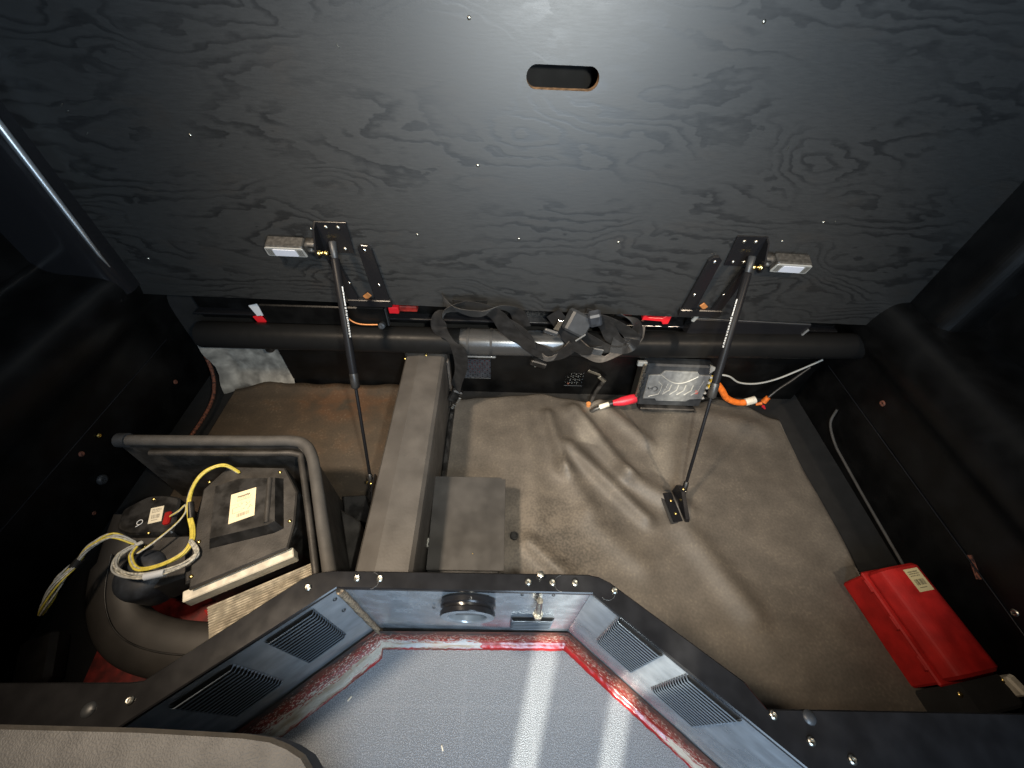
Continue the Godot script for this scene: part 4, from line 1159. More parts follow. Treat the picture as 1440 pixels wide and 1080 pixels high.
func build_belts() -> void:
	var V := func(x: float, y: float, z: float) -> Vector3: return Vector3(x, y, z)
	var b1 := thing("seat_belt", "black belt webbing hanging to a chrome buckle beside the square duct", "belt", Vector3(-0.15, 0.1, -0.84), "belts stuffed behind the board")
	belt(b1, "webbing", [V.call(-0.05, 0.40, -0.885), V.call(-0.11, 0.405, -0.870), V.call(-0.165, 0.385, -0.862), V.call(-0.178, 0.345, -0.852), V.call(-0.150, 0.310, -0.842), V.call(-0.128, 0.275, -0.838), V.call(-0.125, 0.22, -0.838), V.call(-0.135, 0.165, -0.838), V.call(-0.148, 0.115, -0.835)],
		[V.call(0, 0.8, 0.3), V.call(0.1, 0.8, 0.3), V.call(0.5, 0.5, 0.3), V.call(1, 0.2, 0.2), V.call(0.7, 0.2, 0.6), V.call(1, 0, 0.3), V.call(0.9, 0, 0.5), V.call(0.6, 0, 0.8), V.call(0.7, 0, 0.8)], 0.046, "webbing")
	obj("buckle", Mb.new().box(Vector3(-0.150, 0.085, -0.832), Vector3(0.034, 0.055, 0.018), 0.004, Basis(Vector3.BACK, -0.45)), M.black_plastic, b1)
	obj("tongue", Mb.new().box(Vector3(-0.140, 0.075, -0.819), Vector3(0.010, 0.030, 0.005), 0.002, Basis(Vector3.BACK, -0.45)), M.chrome, b1)
	obj("tongue", Mb.new().box(Vector3(-0.158, 0.045, -0.818), Vector3(0.014, 0.022, 0.005), 0.002, Basis(Vector3.BACK, -0.55)), M.chrome, b1)
	var b2 := thing("seat_belt", "black belt webbing twisted down over the middle of the tube", "belt", Vector3(0.03, 0.3, -0.85), "belts stuffed behind the board")
	belt(b2, "webbing", [V.call(-0.13, 0.398, -0.878), V.call(-0.07, 0.410, -0.862), V.call(-0.02, 0.392, -0.852), V.call(0.01, 0.350, -0.845), V.call(0.05, 0.315, -0.840), V.call(0.095, 0.285, -0.838), V.call(0.135, 0.262, -0.838), V.call(0.165, 0.268, -0.840), V.call(0.20, 0.300, -0.846)],
		[V.call(0.2, 0.9, 0.2), V.call(0.2, 0.8, 0.4), V.call(0.6, 0.7, 0.3), V.call(0.8, 0.5, 0.2), V.call(0.6, 0.7, 0.4), V.call(0.5, 0.8, 0.1), V.call(0.2, 0.9, 0.3), V.call(-0.5, 0.8, 0.3), V.call(-0.6, 0.7, 0.3)], 0.050, "webbing")
	belt(b2, "fold", [V.call(0.06, 0.300, -0.852), V.call(0.10, 0.262, -0.845), V.call(0.13, 0.248, -0.840), V.call(0.165, 0.270, -0.842), V.call(0.20, 0.315, -0.852)],
		[V.call(0.5, 0.8, 0.1), V.call(0.5, 0.6, 0.4), V.call(0.0, 0.9, 0.4), V.call(-0.5, 0.7, 0.4), V.call(-0.6, 0.7, 0.2)], 0.034, "webbing_dusty")
	belt(b2, "loop", [V.call(-0.02, 0.375, -0.865), V.call(0.03, 0.36, -0.846), V.call(0.06, 0.33, -0.838), V.call(0.07, 0.29, -0.842)],
		[V.call(0.4, 0.8, 0.4), V.call(0.6, 0.6, 0.5), V.call(0.8, 0.3, 0.4), V.call(0.9, 0.1, 0.3)], 0.044, "webbing")
	belt(b2, "loop", [V.call(-0.165, 0.408, -0.890), V.call(-0.12, 0.400, -0.858), V.call(-0.065, 0.398, -0.850), V.call(-0.015, 0.412, -0.860), V.call(0.03, 0.395, -0.868), V.call(0.05, 0.35, -0.86)],
		[V.call(0.3, 0.8, 0.5), V.call(-0.3, 0.8, 0.5), V.call(0.2, 0.8, 0.5), V.call(0.5, 0.7, 0.5), V.call(0.8, 0.4, 0.4), V.call(0.9, 0.1, 0.3)], 0.048, "webbing")
	var b3 := thing("seat_belt", "crumpled heap of black belt webbing on the right of the tube", "belt", Vector3(0.28, 0.3, -0.86), "belts stuffed behind the board")
	belt(b3, "webbing", [V.call(0.17, 0.335, -0.862), V.call(0.20, 0.305, -0.848), V.call(0.25, 0.268, -0.842), V.call(0.29, 0.252, -0.842), V.call(0.335, 0.285, -0.848), V.call(0.375, 0.318, -0.856), V.call(0.372, 0.352, -0.868)],
		[V.call(0.6, 0.7, 0.2), V.call(0.5, 0.8, 0.2), V.call(0.2, 0.9, 0.3), V.call(0.0, 0.9, 0.4), V.call(-0.5, 0.8, 0.3), V.call(-0.6, 0.6, 0.4), V.call(-0.9, 0.2, 0.4)], 0.048, "webbing_dusty")
	belt(b3, "loop", [V.call(0.22, 0.392, -0.880), V.call(0.27, 0.375, -0.850), V.call(0.30, 0.335, -0.838), V.call(0.335, 0.310, -0.838), V.call(0.365, 0.330, -0.846), V.call(0.358, 0.368, -0.868), V.call(0.31, 0.385, -0.882)],
		[V.call(0.3, 0.6, 0.6), V.call(0.6, 0.6, 0.4), V.call(0.8, 0.5, 0.3), V.call(0.3, 0.9, 0.3), V.call(-0.7, 0.6, 0.3), V.call(-0.8, 0.4, 0.5), V.call(-0.3, 0.7, 0.6)], 0.046, "webbing")
	belt(b3, "loop", [V.call(0.20, 0.345, -0.858), V.call(0.25, 0.320, -0.836), V.call(0.30, 0.300, -0.832), V.call(0.35, 0.305, -0.838), V.call(0.38, 0.335, -0.858)],
		[V.call(0.1, 0.8, 0.6), V.call(0.3, 0.9, 0.3), V.call(0.1, 0.9, 0.4), V.call(-0.3, 0.9, 0.4), V.call(-0.6, 0.6, 0.5)], 0.046, "webbing")
	belt(b3, "loop", [V.call(0.215, 0.385, -0.872), V.call(0.262, 0.392, -0.852), V.call(0.315, 0.372, -0.840), V.call(0.348, 0.345, -0.834), V.call(0.338, 0.318, -0.830), V.call(0.295, 0.322, -0.828)],
		[V.call(0.2, 0.7, 0.6), V.call(0.2, 0.8, 0.5), V.call(0.5, 0.7, 0.5), V.call(0.9, 0.1, 0.4), V.call(0.3, -0.8, 0.5), V.call(-0.1, -0.9, 0.4)], 0.044, "webbing")
	belt(b3, "loop", [V.call(0.13, 0.385, -0.880), V.call(0.165, 0.350, -0.858), V.call(0.19, 0.318, -0.842), V.call(0.23, 0.290, -0.834), V.call(0.275, 0.300, -0.834)],
		[V.call(0.7, 0.6, 0.3), V.call(0.8, 0.5, 0.3), V.call(0.6, 0.7, 0.3), V.call(0.2, 0.9, 0.3), V.call(-0.4, 0.8, 0.4)], 0.048, "webbing")
	obj("keeper", Mb.new().box(Vector3(0.262, 0.296, -0.826), Vector3(0.030, 0.024, 0.006), 0.002, Basis(Vector3.BACK, -0.2)), M.charcoal, b3)
	var rt := thing("belt_retractor", "dark grey plastic belt housing lying on the heap of webbing", "belt housing", Vector3(0.2, 0.36, -0.85))
	var rb := Basis(Vector3.BACK, -0.5) * Basis(Vector3.RIGHT, -0.5)
	obj("housing", Mb.new().box(Vector3(0.196, 0.372, -0.856), Vector3(0.066, 0.060, 0.040), 0.006, rb), M.charcoal, rt)
	obj("cap", Mb.new().box(Vector3(0.240, 0.392, -0.852), Vector3(0.034, 0.040, 0.030), 0.005, Basis(Vector3.BACK, 0.3)), M.motor_blue, rt)
	obj("strap_slot", Mb.new().box(Vector3(0.206, 0.346, -0.826), Vector3(0.034, 0.004, 0.004), 0.001, Basis(Vector3.BACK, 0.8)), M.silver, rt)
	var tg := thing("belt_tongue", "chrome belt tongue sticking up between the two heaps of webbing", "belt tongue", Vector3(0.14, 0.35, -0.85))
	obj("plate", Mb.new().prism([Vector2(-0.008, 0.0), Vector2(0.008, 0.0), Vector2(0.007, 0.034), Vector2(-0.007, 0.034)], 0, 0.003, 0.0008, Vector3(0.140, 0.352, -0.850), Basis(Vector3.BACK, -0.3) * Vector3.RIGHT, Basis(Vector3.BACK, -0.3) * Vector3.UP), M.chrome, tg)
	obj("grip", Mb.new().box(Vector3(0.128, 0.343, -0.849), Vector3(0.042, 0.016, 0.010), 0.004, Basis(Vector3.BACK, -0.35)), M.charcoal, tg)

func build_duct_and_box() -> void:
	var d := thing("square_duct", "square grey-black duct cover running from front to back across the mat", "duct", Vector3(-0.235, 0, -0.55))
	var sec := func(w: float, h: float) -> Array:
		return [Vector2(-0.064 - w, 0.0), Vector2(-0.064 - w, h - 0.016), Vector2(-0.058 - w, h - 0.006), Vector2(-0.018, h + 0.004), Vector2(0.048 + w, h + 0.001), Vector2(0.056 + w, h - 0.006), Vector2(0.058 + w, h - 0.016), Vector2(0.058 + w, 0.0)]
	var b := Mb.new()
	b.grp(-1)
	var ends: Array = [[-0.895, -0.2335], [-0.24, -0.2255]]
	var sa: Array = sec.call(-0.001, 0.215)
	for k in 8:
		var j := (k + 1) % 8
		var q: Array = []
		for e in [[0, k], [0, j], [1, j], [1, k]]:
			var p: Vector2 = sa[e[1]]
			q.append(Vector3(ends[e[0]][1] + p.x, p.y, ends[e[0]][0]))
		var mid: Vector3 = (q[0] + q[1] + q[2] + q[3]) / 4.0
		b.face(q, mid - Vector3(-0.23, 0.1, mid.z))
	for e in ends:
		var f: Array = []
		for p in sa: f.append(Vector3(e[1] + p.x, p.y, e[0]))
		b.face(f, Vector3(0, 0, 1.0 if e[0] > -0.5 else -1.0))
	obj("cover", b, M.duct_plastic, d)
	obj("end_cap", Mb.new().prism(sec.call(0.003, 0.2225), -0.934, -0.884, 0.004, Vector3(-0.2335, 0, 0)), M.dusty_plastic, d)
	for q in [Vector3(-0.232, 0.2185, -0.874), Vector3(-0.299, 0.196, -0.880)]:
		bolt(d, q, Vector3(0, 1, 0.2), 0.95, "brass", "rivet", rivet_mesh)
	obj("foot_trim", Mb.new().box(Vector3(-0.164, 0.013, -0.57), Vector3(0.014, 0.022, 0.62), 0.003), M.black_plastic, d)
	obj("clip", Mb.new().box(Vector3(-0.171, 0.115, -0.878), Vector3(0.006, 0.16, 0.016), 0.002), M.yellow_plastic if false else M.webbing_dusty, d)
	# electrical box
	var e := thing("junction_box", "low black junction box with a flat lid beside the duct", "junction box", Vector3(-0.08, 0, -0.42))
	obj("body", Mb.new().box(Vector3(-0.080, 0.050, -0.41), Vector3(0.165, 0.09, 0.235), 0.003), M.black_plastic, e)
	obj("lid", Mb.new().slab([Vector2(-0.1735, -0.5365), Vector2(0.002, -0.5365), Vector2(0.004, -0.532), Vector2(0.0135, -0.532), Vector2(0.0135, -0.30), Vector2(-0.1635, -0.30)], 0.096, 0.101, 0.0008), M.box_lid, e)
	obj("latch", Mb.new().box(Vector3(-0.163, 0.082, -0.365), Vector3(0.022, 0.030, 0.022), 0.003), M.grey_wire, e)
	obj("lead", Mb.new().tube(smooth([Vector3(-0.160, 0.075, -0.36), Vector3(-0.158, 0.07, -0.335), Vector3(-0.168, 0.05, -0.31), Vector3(-0.17, 0.03, -0.27)], 5), 0.008, 8), M.black_plastic, e)
	bolt(e, Vector3(-0.06, 0.101, -0.337), Vector3.UP, 0.5, "brass", "screw", screw_mesh)

func build_climate_bay() -> void:
	# enclosure with padded rim
	var en := thing("climate_enclosure", "black box with thick padded rim around the climate unit on the left", "enclosure", Vector3(-0.62, 0, -0.4))
	var rim: Array = [Vector3(-0.86, 0.266, -0.520), Vector3(-0.70, 0.266, -0.523), Vector3(-0.56, 0.266, -0.526), Vector3(-0.485, 0.266, -0.528), Vector3(-0.452, 0.266, -0.518), Vector3(-0.428, 0.266, -0.490), Vector3(-0.405, 0.266, -0.445), Vector3(-0.36, 0.266, -0.345), Vector3(-0.305, 0.266, -0.225)]
	obj("rim", Mb.new().tube(smooth(rim, 5), 0.0125, 14), M.rim_foam, en)
	obj("inner_lip", Mb.new().tube(smooth([Vector3(-0.80, 0.250, -0.498), Vector3(-0.55, 0.250, -0.503), Vector3(-0.472, 0.250, -0.503), Vector3(-0.45, 0.250, -0.475), Vector3(-0.38, 0.250, -0.325), Vector3(-0.335, 0.25, -0.225)], 5), 0.007, 8), M.dusty_plastic, en)
	var wl := Mb.new()
	var outl: Array = [Vector2(-0.872, -0.522), Vector2(-0.47, -0.530), Vector2(-0.428, -0.496), Vector2(-0.300, -0.222), Vector2(-0.312, -0.222), Vector2(-0.437, -0.488), Vector2(-0.474, -0.518), Vector2(-0.872, -0.512)]
	wl.slab(outl, 0.0, 0.266)
	obj("shell", wl, M.dusty_plastic, en)
	obj("rim_end", Mb.new().tube([Vector3(-0.875, 0.266, -0.520), Vector3(-0.852, 0.266, -0.520)], 0.0165, 12), M.charcoal, en)
	obj("brace", Mb.new().slab([Vector2(-0.395, -0.44), Vector2(-0.34, -0.41), Vector2(-0.30, -0.30), Vector2(-0.32, -0.26)], 0.0, 0.10, 0.003), M.dusty_plastic, en)
	obj("brace", Mb.new().slab([Vector2(-0.42, -0.50), Vector2(-0.36, -0.505), Vector2(-0.315, -0.42), Vector2(-0.40, -0.44)], 0.0, 0.05, 0.003), M.black_plastic, en)
	# unit
	var u := thing("climate_unit", "black plastic climate unit with white data label inside the padded box", "climate unit", Vector3(-0.55, 0.02, -0.36))
	var body: Array = [Vector2(-0.652, -0.500), Vector2(-0.516, -0.500), Vector2(-0.463, -0.437), Vector2(-0.443, -0.358), Vector2(-0.448, -0.330), Vector2(-0.622, -0.240), Vector2(-0.655, -0.30), Vector2(-0.685, -0.433)]
	obj("casing", Mb.new().slab(body, 0.03, 0.185, 0.004), M.black_plastic, u)
	var fl: Array = [Vector2(-0.650, -0.497), Vector2(-0.516, -0.4975), Vector2(-0.466, -0.437), Vector2(-0.445, -0.362), Vector2(-0.440, -0.309), Vector2(-0.600, -0.227), Vector2(-0.640, -0.318), Vector2(-0.678, -0.437)]
	obj("flange", Mb.new().slab(fl, 0.186, 0.198, 0.003), M.dusty_plastic, u)
	var lo: Array = [Vector2(-0.650, -0.440), Vector2(-0.600, -0.463), Vector2(-0.508, -0.468), Vector2(-0.463, -0.350), Vector2(-0.478, -0.340), Vector2(-0.598, -0.304)]
	var ctr := Vector2(-0.555, -0.395)
	var up: Array = []
	for q in lo: up.append(ctr + (q - ctr) * 0.86)
	var cvb := Mb.new()
	cvb.grp(-1)
	for k in 6:
		var j := (k + 1) % 6
		cvb.face([Vector3(lo[k].x, 0.198, lo[k].y), Vector3(lo[j].x, 0.198, lo[j].y), Vector3(up[j].x, 0.221, up[j].y), Vector3(up[k].x, 0.221, up[k].y)], Vector3(lo[k].x - ctr.x, 0.5, lo[k].y - ctr.y))
	var tf: Array = []
	for q in up: tf.append(Vector3(q.x, 0.221, q.y))
	cvb.face(tf, Vector3.UP)
	obj("cover", cvb, M.black_plastic, u)
	obj("rib", Mb.new().tube([Vector3(-0.525, 0.220, -0.455), Vector3(-0.492, 0.220, -0.352)], 0.006, 8), M.dusty_plastic, u)
	var lab := Mb.new()
	var lq: Array = [Vector3(-0.592, 0.2222, -0.413), Vector3(-0.546, 0.2222, -0.4325), Vector3(-0.523, 0.2222, -0.368), Vector3(-0.568, 0.2222, -0.347)]
	lab.grp(-1)
	lab.face(lq, Vector3.UP, [Vector2(0, 0), Vector2(1, 0), Vector2(1, 1), Vector2(0, 1)])
	for k in 4: lab.face([lq[k], lq[(k + 1) % 4], lq[(k + 1) % 4] - Vector3(0, 0.0008, 0), lq[k] - Vector3(0, 0.0008, 0)], lq[k] - Vector3(-0.557, 0.222, -0.39), [Vector2(0.01, 0.01), Vector2(0.02, 0.01), Vector2(0.02, 0.02), Vector2(0.01, 0.02)])
	var l2 := obj("data_label", lab, M.unit_label, u)
	l2.set_meta("label", "cream data label with small print")
	for q in [Vector3(-0.672, 0.199, -0.455), Vector3(-0.522, 0.199, -0.484), Vector3(-0.456, 0.199, -0.366), Vector3(-0.626, 0.199, -0.318), Vector3(-0.606, 0.199, -0.250)]:
		bolt(u, q, Vector3.UP, 0.85, "brass", "screw", rivet_mesh)
	# filter frame and filter
	var fr := thing("filter_frame", "cream plastic strip clipped along the front of the climate unit", "filter strip", Vector3(-0.52, 0.17, -0.26))
	var fd := Vector3(0.178, 0, -0.088).normalized()
	var fn := Vector3(-fd.z, 0, fd.x) * 1.0
	var fbas := Basis(fd, Vector3.UP, fd.cross(Vector3.UP))
	obj("strip", Mb.new().box(Vector3(-0.524, 0.168, -0.262), Vector3(0.203, 0.030, 0.022), 0.002, fbas), M.white_plastic, fr)
	for t in [-0.068, 0.048]:
		obj("clip", Mb.new().box(Vector3(-0.524, 0.186, -0.264) + fd * t - fn * 0.008, Vector3(0.010, 0.010, 0.008), 0.0015, fbas), M.white_plastic, fr)
	var ft := thing("air_filter", "pleated beige air filter below the cream strip", "air filter", Vector3(-0.50, 0.13, -0.22))
	for k in 24:
		var off := fn * (0.016 + 0.0048 * k)
		var sh := Mb.new().box(Vector3(-0.512, 0.137 - 0.0007 * k, -0.262) + off + fd * 0.010, Vector3(0.200, 0.006, 0.0046), 0.0016, fbas)
		obj("pleat", sh, M.filter, ft)
	obj("backing", Mb.new().box(Vector3(-0.512, 0.126, -0.262) + fn * 0.068 + fd * 0.010, Vector3(0.202, 0.008, 0.116), 0.001, fbas), M.filter, ft)
	var gl: Array = []
	for k in 26:
		var a := TAU * k / 25.0 * 0.8
		gl.append(Vector3(-0.405 + cos(a) * 0.026, 0.148, -0.222 + sin(a) * 0.020))
	tag(obj("ground_wire", Mb.new().tube(gl, 0.0012, 6), M.grey_wire), "thin green-grey wire loop lying on the beige air filter", "wire")
	# servo box on the left
	var sv := thing("servo_box", "small black servo box with pale label beside the climate unit", "servo", Vector3(-0.76, 0.15, -0.38))
	obj("case", Mb.new().slab(rounded([Vector2(-0.838, -0.392), Vector2(-0.80, -0.425), Vector2(-0.763, -0.428), Vector2(-0.727, -0.422), Vector2(-0.700, -0.34), Vector2(-0.79, -0.335), Vector2(-0.822, -0.345)], 0.010, 3), 0.10, 0.186, 0.004), M.black_plastic, sv)
	obj("bracket", Mb.new().slab([Vector2(-0.80, -0.34), Vector2(-0.67, -0.345), Vector2(-0.64, -0.26), Vector2(-0.70, -0.235), Vector2(-0.79, -0.30)], 0.09, 0.165, 0.004), M.dusty_plastic, sv)
	var sl := Mb.new()
	var sq: Array = [Vector3(-0.7755, 0.1875, -0.394), Vector3(-0.751, 0.1875, -0.401), Vector3(-0.7375, 0.1875, -0.366), Vector3(-0.762, 0.1875, -0.3585)]
	sl.grp(-1)
	sl.face(sq, Vector3.UP, [Vector2(0, 0), Vector2(1, 0), Vector2(1, 1), Vector2(0, 1)])
	for k in 4: sl.face([sq[k], sq[(k + 1) % 4], sq[(k + 1) % 4] - Vector3(0, 0.001, 0), sq[k] - Vector3(0, 0.001, 0)], sq[k] - Vector3(-0.757, 0.187, -0.38), [Vector2(0.01, 0.01), Vector2(0.02, 0.01), Vector2(0.02, 0.02), Vector2(0.01, 0.02)])
	obj("label_plate", sl, M.small_label, sv)
	var lg: Array = []
	for k in 13:
		var a := TAU * k / 12.0
		lg.append(Vector3(-0.781 + cos(a) * 0.0055, 0.1872, -0.362 + sin(a) * 0.0055))
	obj("emblem", Mb.new().tube(lg, 0.0008, 5).tube([Vector3(-0.778, 0.1872, -0.357), Vector3(-0.784, 0.1872, -0.352)], 0.0008, 5), M.print_white, sv)
	obj("connector", Mb.new().box(Vector3(-0.727, 0.186, -0.372), Vector3(0.014, 0.014, 0.030), 0.003, Basis(Vector3.UP, 0.3)), M.red_plastic, sv)
	for q in [Vector3(-0.783, 0.187, -0.416), Vector3(-0.749, 0.187, -0.339), Vector3(-0.757, 0.168, -0.318), Vector3(-0.70, 0.166, -0.262)]:
		bolt(sv, q, Vector3.UP, 0.8, "brass", "screw", rivet_mesh)
	# fan motor and the curved duct below
	var mo := Mb.new().lathe([Vector2(0, 0.012), Vector2(0.03, 0.010), Vector2(0.047, 0.0), Vector2(0.050, -0.012), Vector2(0.050, -0.07)], 28, false, Basis(Vector3.RIGHT, 0.12), Vector3(-0.735, 0.168, -0.262))
	tag(obj("fan_motor", mo, M.motor_blue), "round dark blue-grey fan motor under the wire bundle", "motor")
	var du := Mb.new()
	var path: Array = smooth([Vector3(-0.850, 0.135, -0.40), Vector3(-0.850, 0.100, -0.31), Vector3(-0.828, 0.075, -0.235), Vector3(-0.775, 0.062, -0.180), Vector3(-0.69, 0.058, -0.152), Vector3(-0.57, 0.056, -0.145), Vector3(-0.40, 0.056, -0.147)], 7)
	var rad: Array = []
	for k in path.size(): rad.append(0.044 if k < 8 else 0.054)
	du.tube(path, rad, 22, true, 0.5)
	var dt := thing("air_duct", "curved matt black air duct sweeping under the front rail", "air duct", Vector3(-0.7, 0.02, -0.2))
	obj("shell", du, M.duct_dark, dt)
	var ridge: Array = []
	for k in range(6, path.size()): ridge.append(path[k] + Vector3(0.004, 0.0262, 0.010))
	obj("seam", Mb.new().tube(ridge, 0.0018, 6), M.black_plastic, dt)
	# paint chips near the duct
	tag(obj("painted_flange", Mb.new().slab([Vector2(-0.62, -0.215), Vector2(-0.54, -0.235), Vector2(-0.44, -0.20), Vector2(-0.45, -0.175), Vector2(-0.57, -0.172)], 0.085, 0.092, 0.001), M.red_plastic), "bright red painted flange between the duct and the air filter", "flange")
	# left bay fillers: sheet metal upright by the wall
	tag(obj("kick_plate", Mb.new().box(Vector3(-0.965, 0.0, -0.13), Vector3(0.07, 0.05, 0.11), 0.01, Basis(Vector3.UP, 0.5)), M.dusty_plastic), "brownish panel corner at the far left by the rail", "panel")
	# wiring
	cable("wire_harness", "yellow and white wire harness looping over the climate unit", [
		[[Vector3(-0.615, 0.200, -0.480), Vector3(-0.640, 0.222, -0.485), Vector3(-0.668, 0.225, -0.472), Vector3(-0.683, 0.222, -0.445), Vector3(-0.682, 0.215, -0.405), Vector3(-0.668, 0.205, -0.37), Vector3(-0.652, 0.20, -0.345), Vector3(-0.640, 0.20, -0.318), Vector3(-0.645, 0.20, -0.292), Vector3(-0.675, 0.20, -0.270), Vector3(-0.715, 0.20, -0.262), Vector3(-0.742, 0.202, -0.285), Vector3(-0.745, 0.20, -0.305)], 5, 0.0022, 0.0034, ["yellow_wire", "yellow_wire", "white_wire"]]])
	cable("wire_harness", "pale grey wire loop tied with white tape below the servo box", [
		[[Vector3(-0.742, 0.196, -0.315), Vector3(-0.765, 0.203, -0.288), Vector3(-0.752, 0.205, -0.258), Vector3(-0.70, 0.205, -0.246), Vector3(-0.640, 0.205, -0.262), Vector3(-0.612, 0.205, -0.290), Vector3(-0.640, 0.203, -0.318)], 6, 0.0019, 0.0048, ["white_wire", "grey_wire", "white_wire"]]])
	cable("wire_harness", "thin white and yellow servo wires from the red connector", [
		[[Vector3(-0.722, 0.190, -0.375), Vector3(-0.702, 0.200, -0.383), Vector3(-0.690, 0.205, -0.395), Vector3(-0.683, 0.203, -0.378), Vector3(-0.692, 0.20, -0.352), Vector3(-0.715, 0.200, -0.315), Vector3(-0.735, 0.20, -0.292)], 3, 0.0013, 0.0022, ["white_wire", "yellow_wire", "white_wire"]]])
	cable("wire_harness", "fanned yellow and white wires running down the left wall", [
		[[Vector3(-0.752, 0.200, -0.312), Vector3(-0.785, 0.222, -0.318), Vector3(-0.822, 0.215, -0.298), Vector3(-0.843, 0.198, -0.272)], 6, 0.0020, 0.0048, ["white_wire", "yellow_wire", "grey_wire"]],
		[[Vector3(-0.846, 0.196, -0.268), Vector3(-0.858, 0.192, -0.240), Vector3(-0.872, 0.172, -0.212), Vector3(-0.888, 0.150, -0.193)], 8, 0.0018, 0.0085, ["yellow_wire", "white_wire", "grey_wire"]]])
	var tp := Mb.new().tube([Vector3(-0.689, 0.206, -0.2465), Vector3(-0.655, 0.206, -0.2545)], 0.0075, 10)
	tag(obj("wire_tape", tp, M.white_tape), "white tape wrap around the pale wire loop", "tape")
	tag(obj("wire_tape", Mb.new().tube([Vector3(-0.838, 0.202, -0.279), Vector3(-0.850, 0.194, -0.262)], 0.0072, 10), M.black_plastic), "black tape wrap around the fanned wires by the wall", "tape")
	tag(obj("wire_tape", Mb.new().tube([Vector3(-0.678, 0.212, -0.398), Vector3(-0.664, 0.204, -0.366)], 0.0068, 10), M.black_plastic), "black tape wrap around the yellow harness", "tape")

func cable(called: String, label: String, runs: Array) -> void:
	var c := thing(called, label, "wire harness", runs[0][0][0], "wire harnesses of the climate unit")
	for r in runs:
		var base: Array = smooth(r[0], 6)
		for k in r[1]:
			var ph: float = TAU * k / r[1] + rng.randf_range(-0.4, 0.4)
			var w: Array = []
			for i in base.size():
				var t: float = float(i) / (base.size() - 1)
				var a: float = ph + t * 2.2
				var amp: float = r[3] * (0.55 + 0.45 * sin(PI * t)) * (1.0 if r[1] > 3 else 0.8)
				w.append(base[i] + Vector3(cos(a), absf(sin(a)) * 0.8, sin(a)) * amp)
			obj("wire", Mb.new().tube(w, r[2], 7), M[r[4][k % r[4].size()]], c)

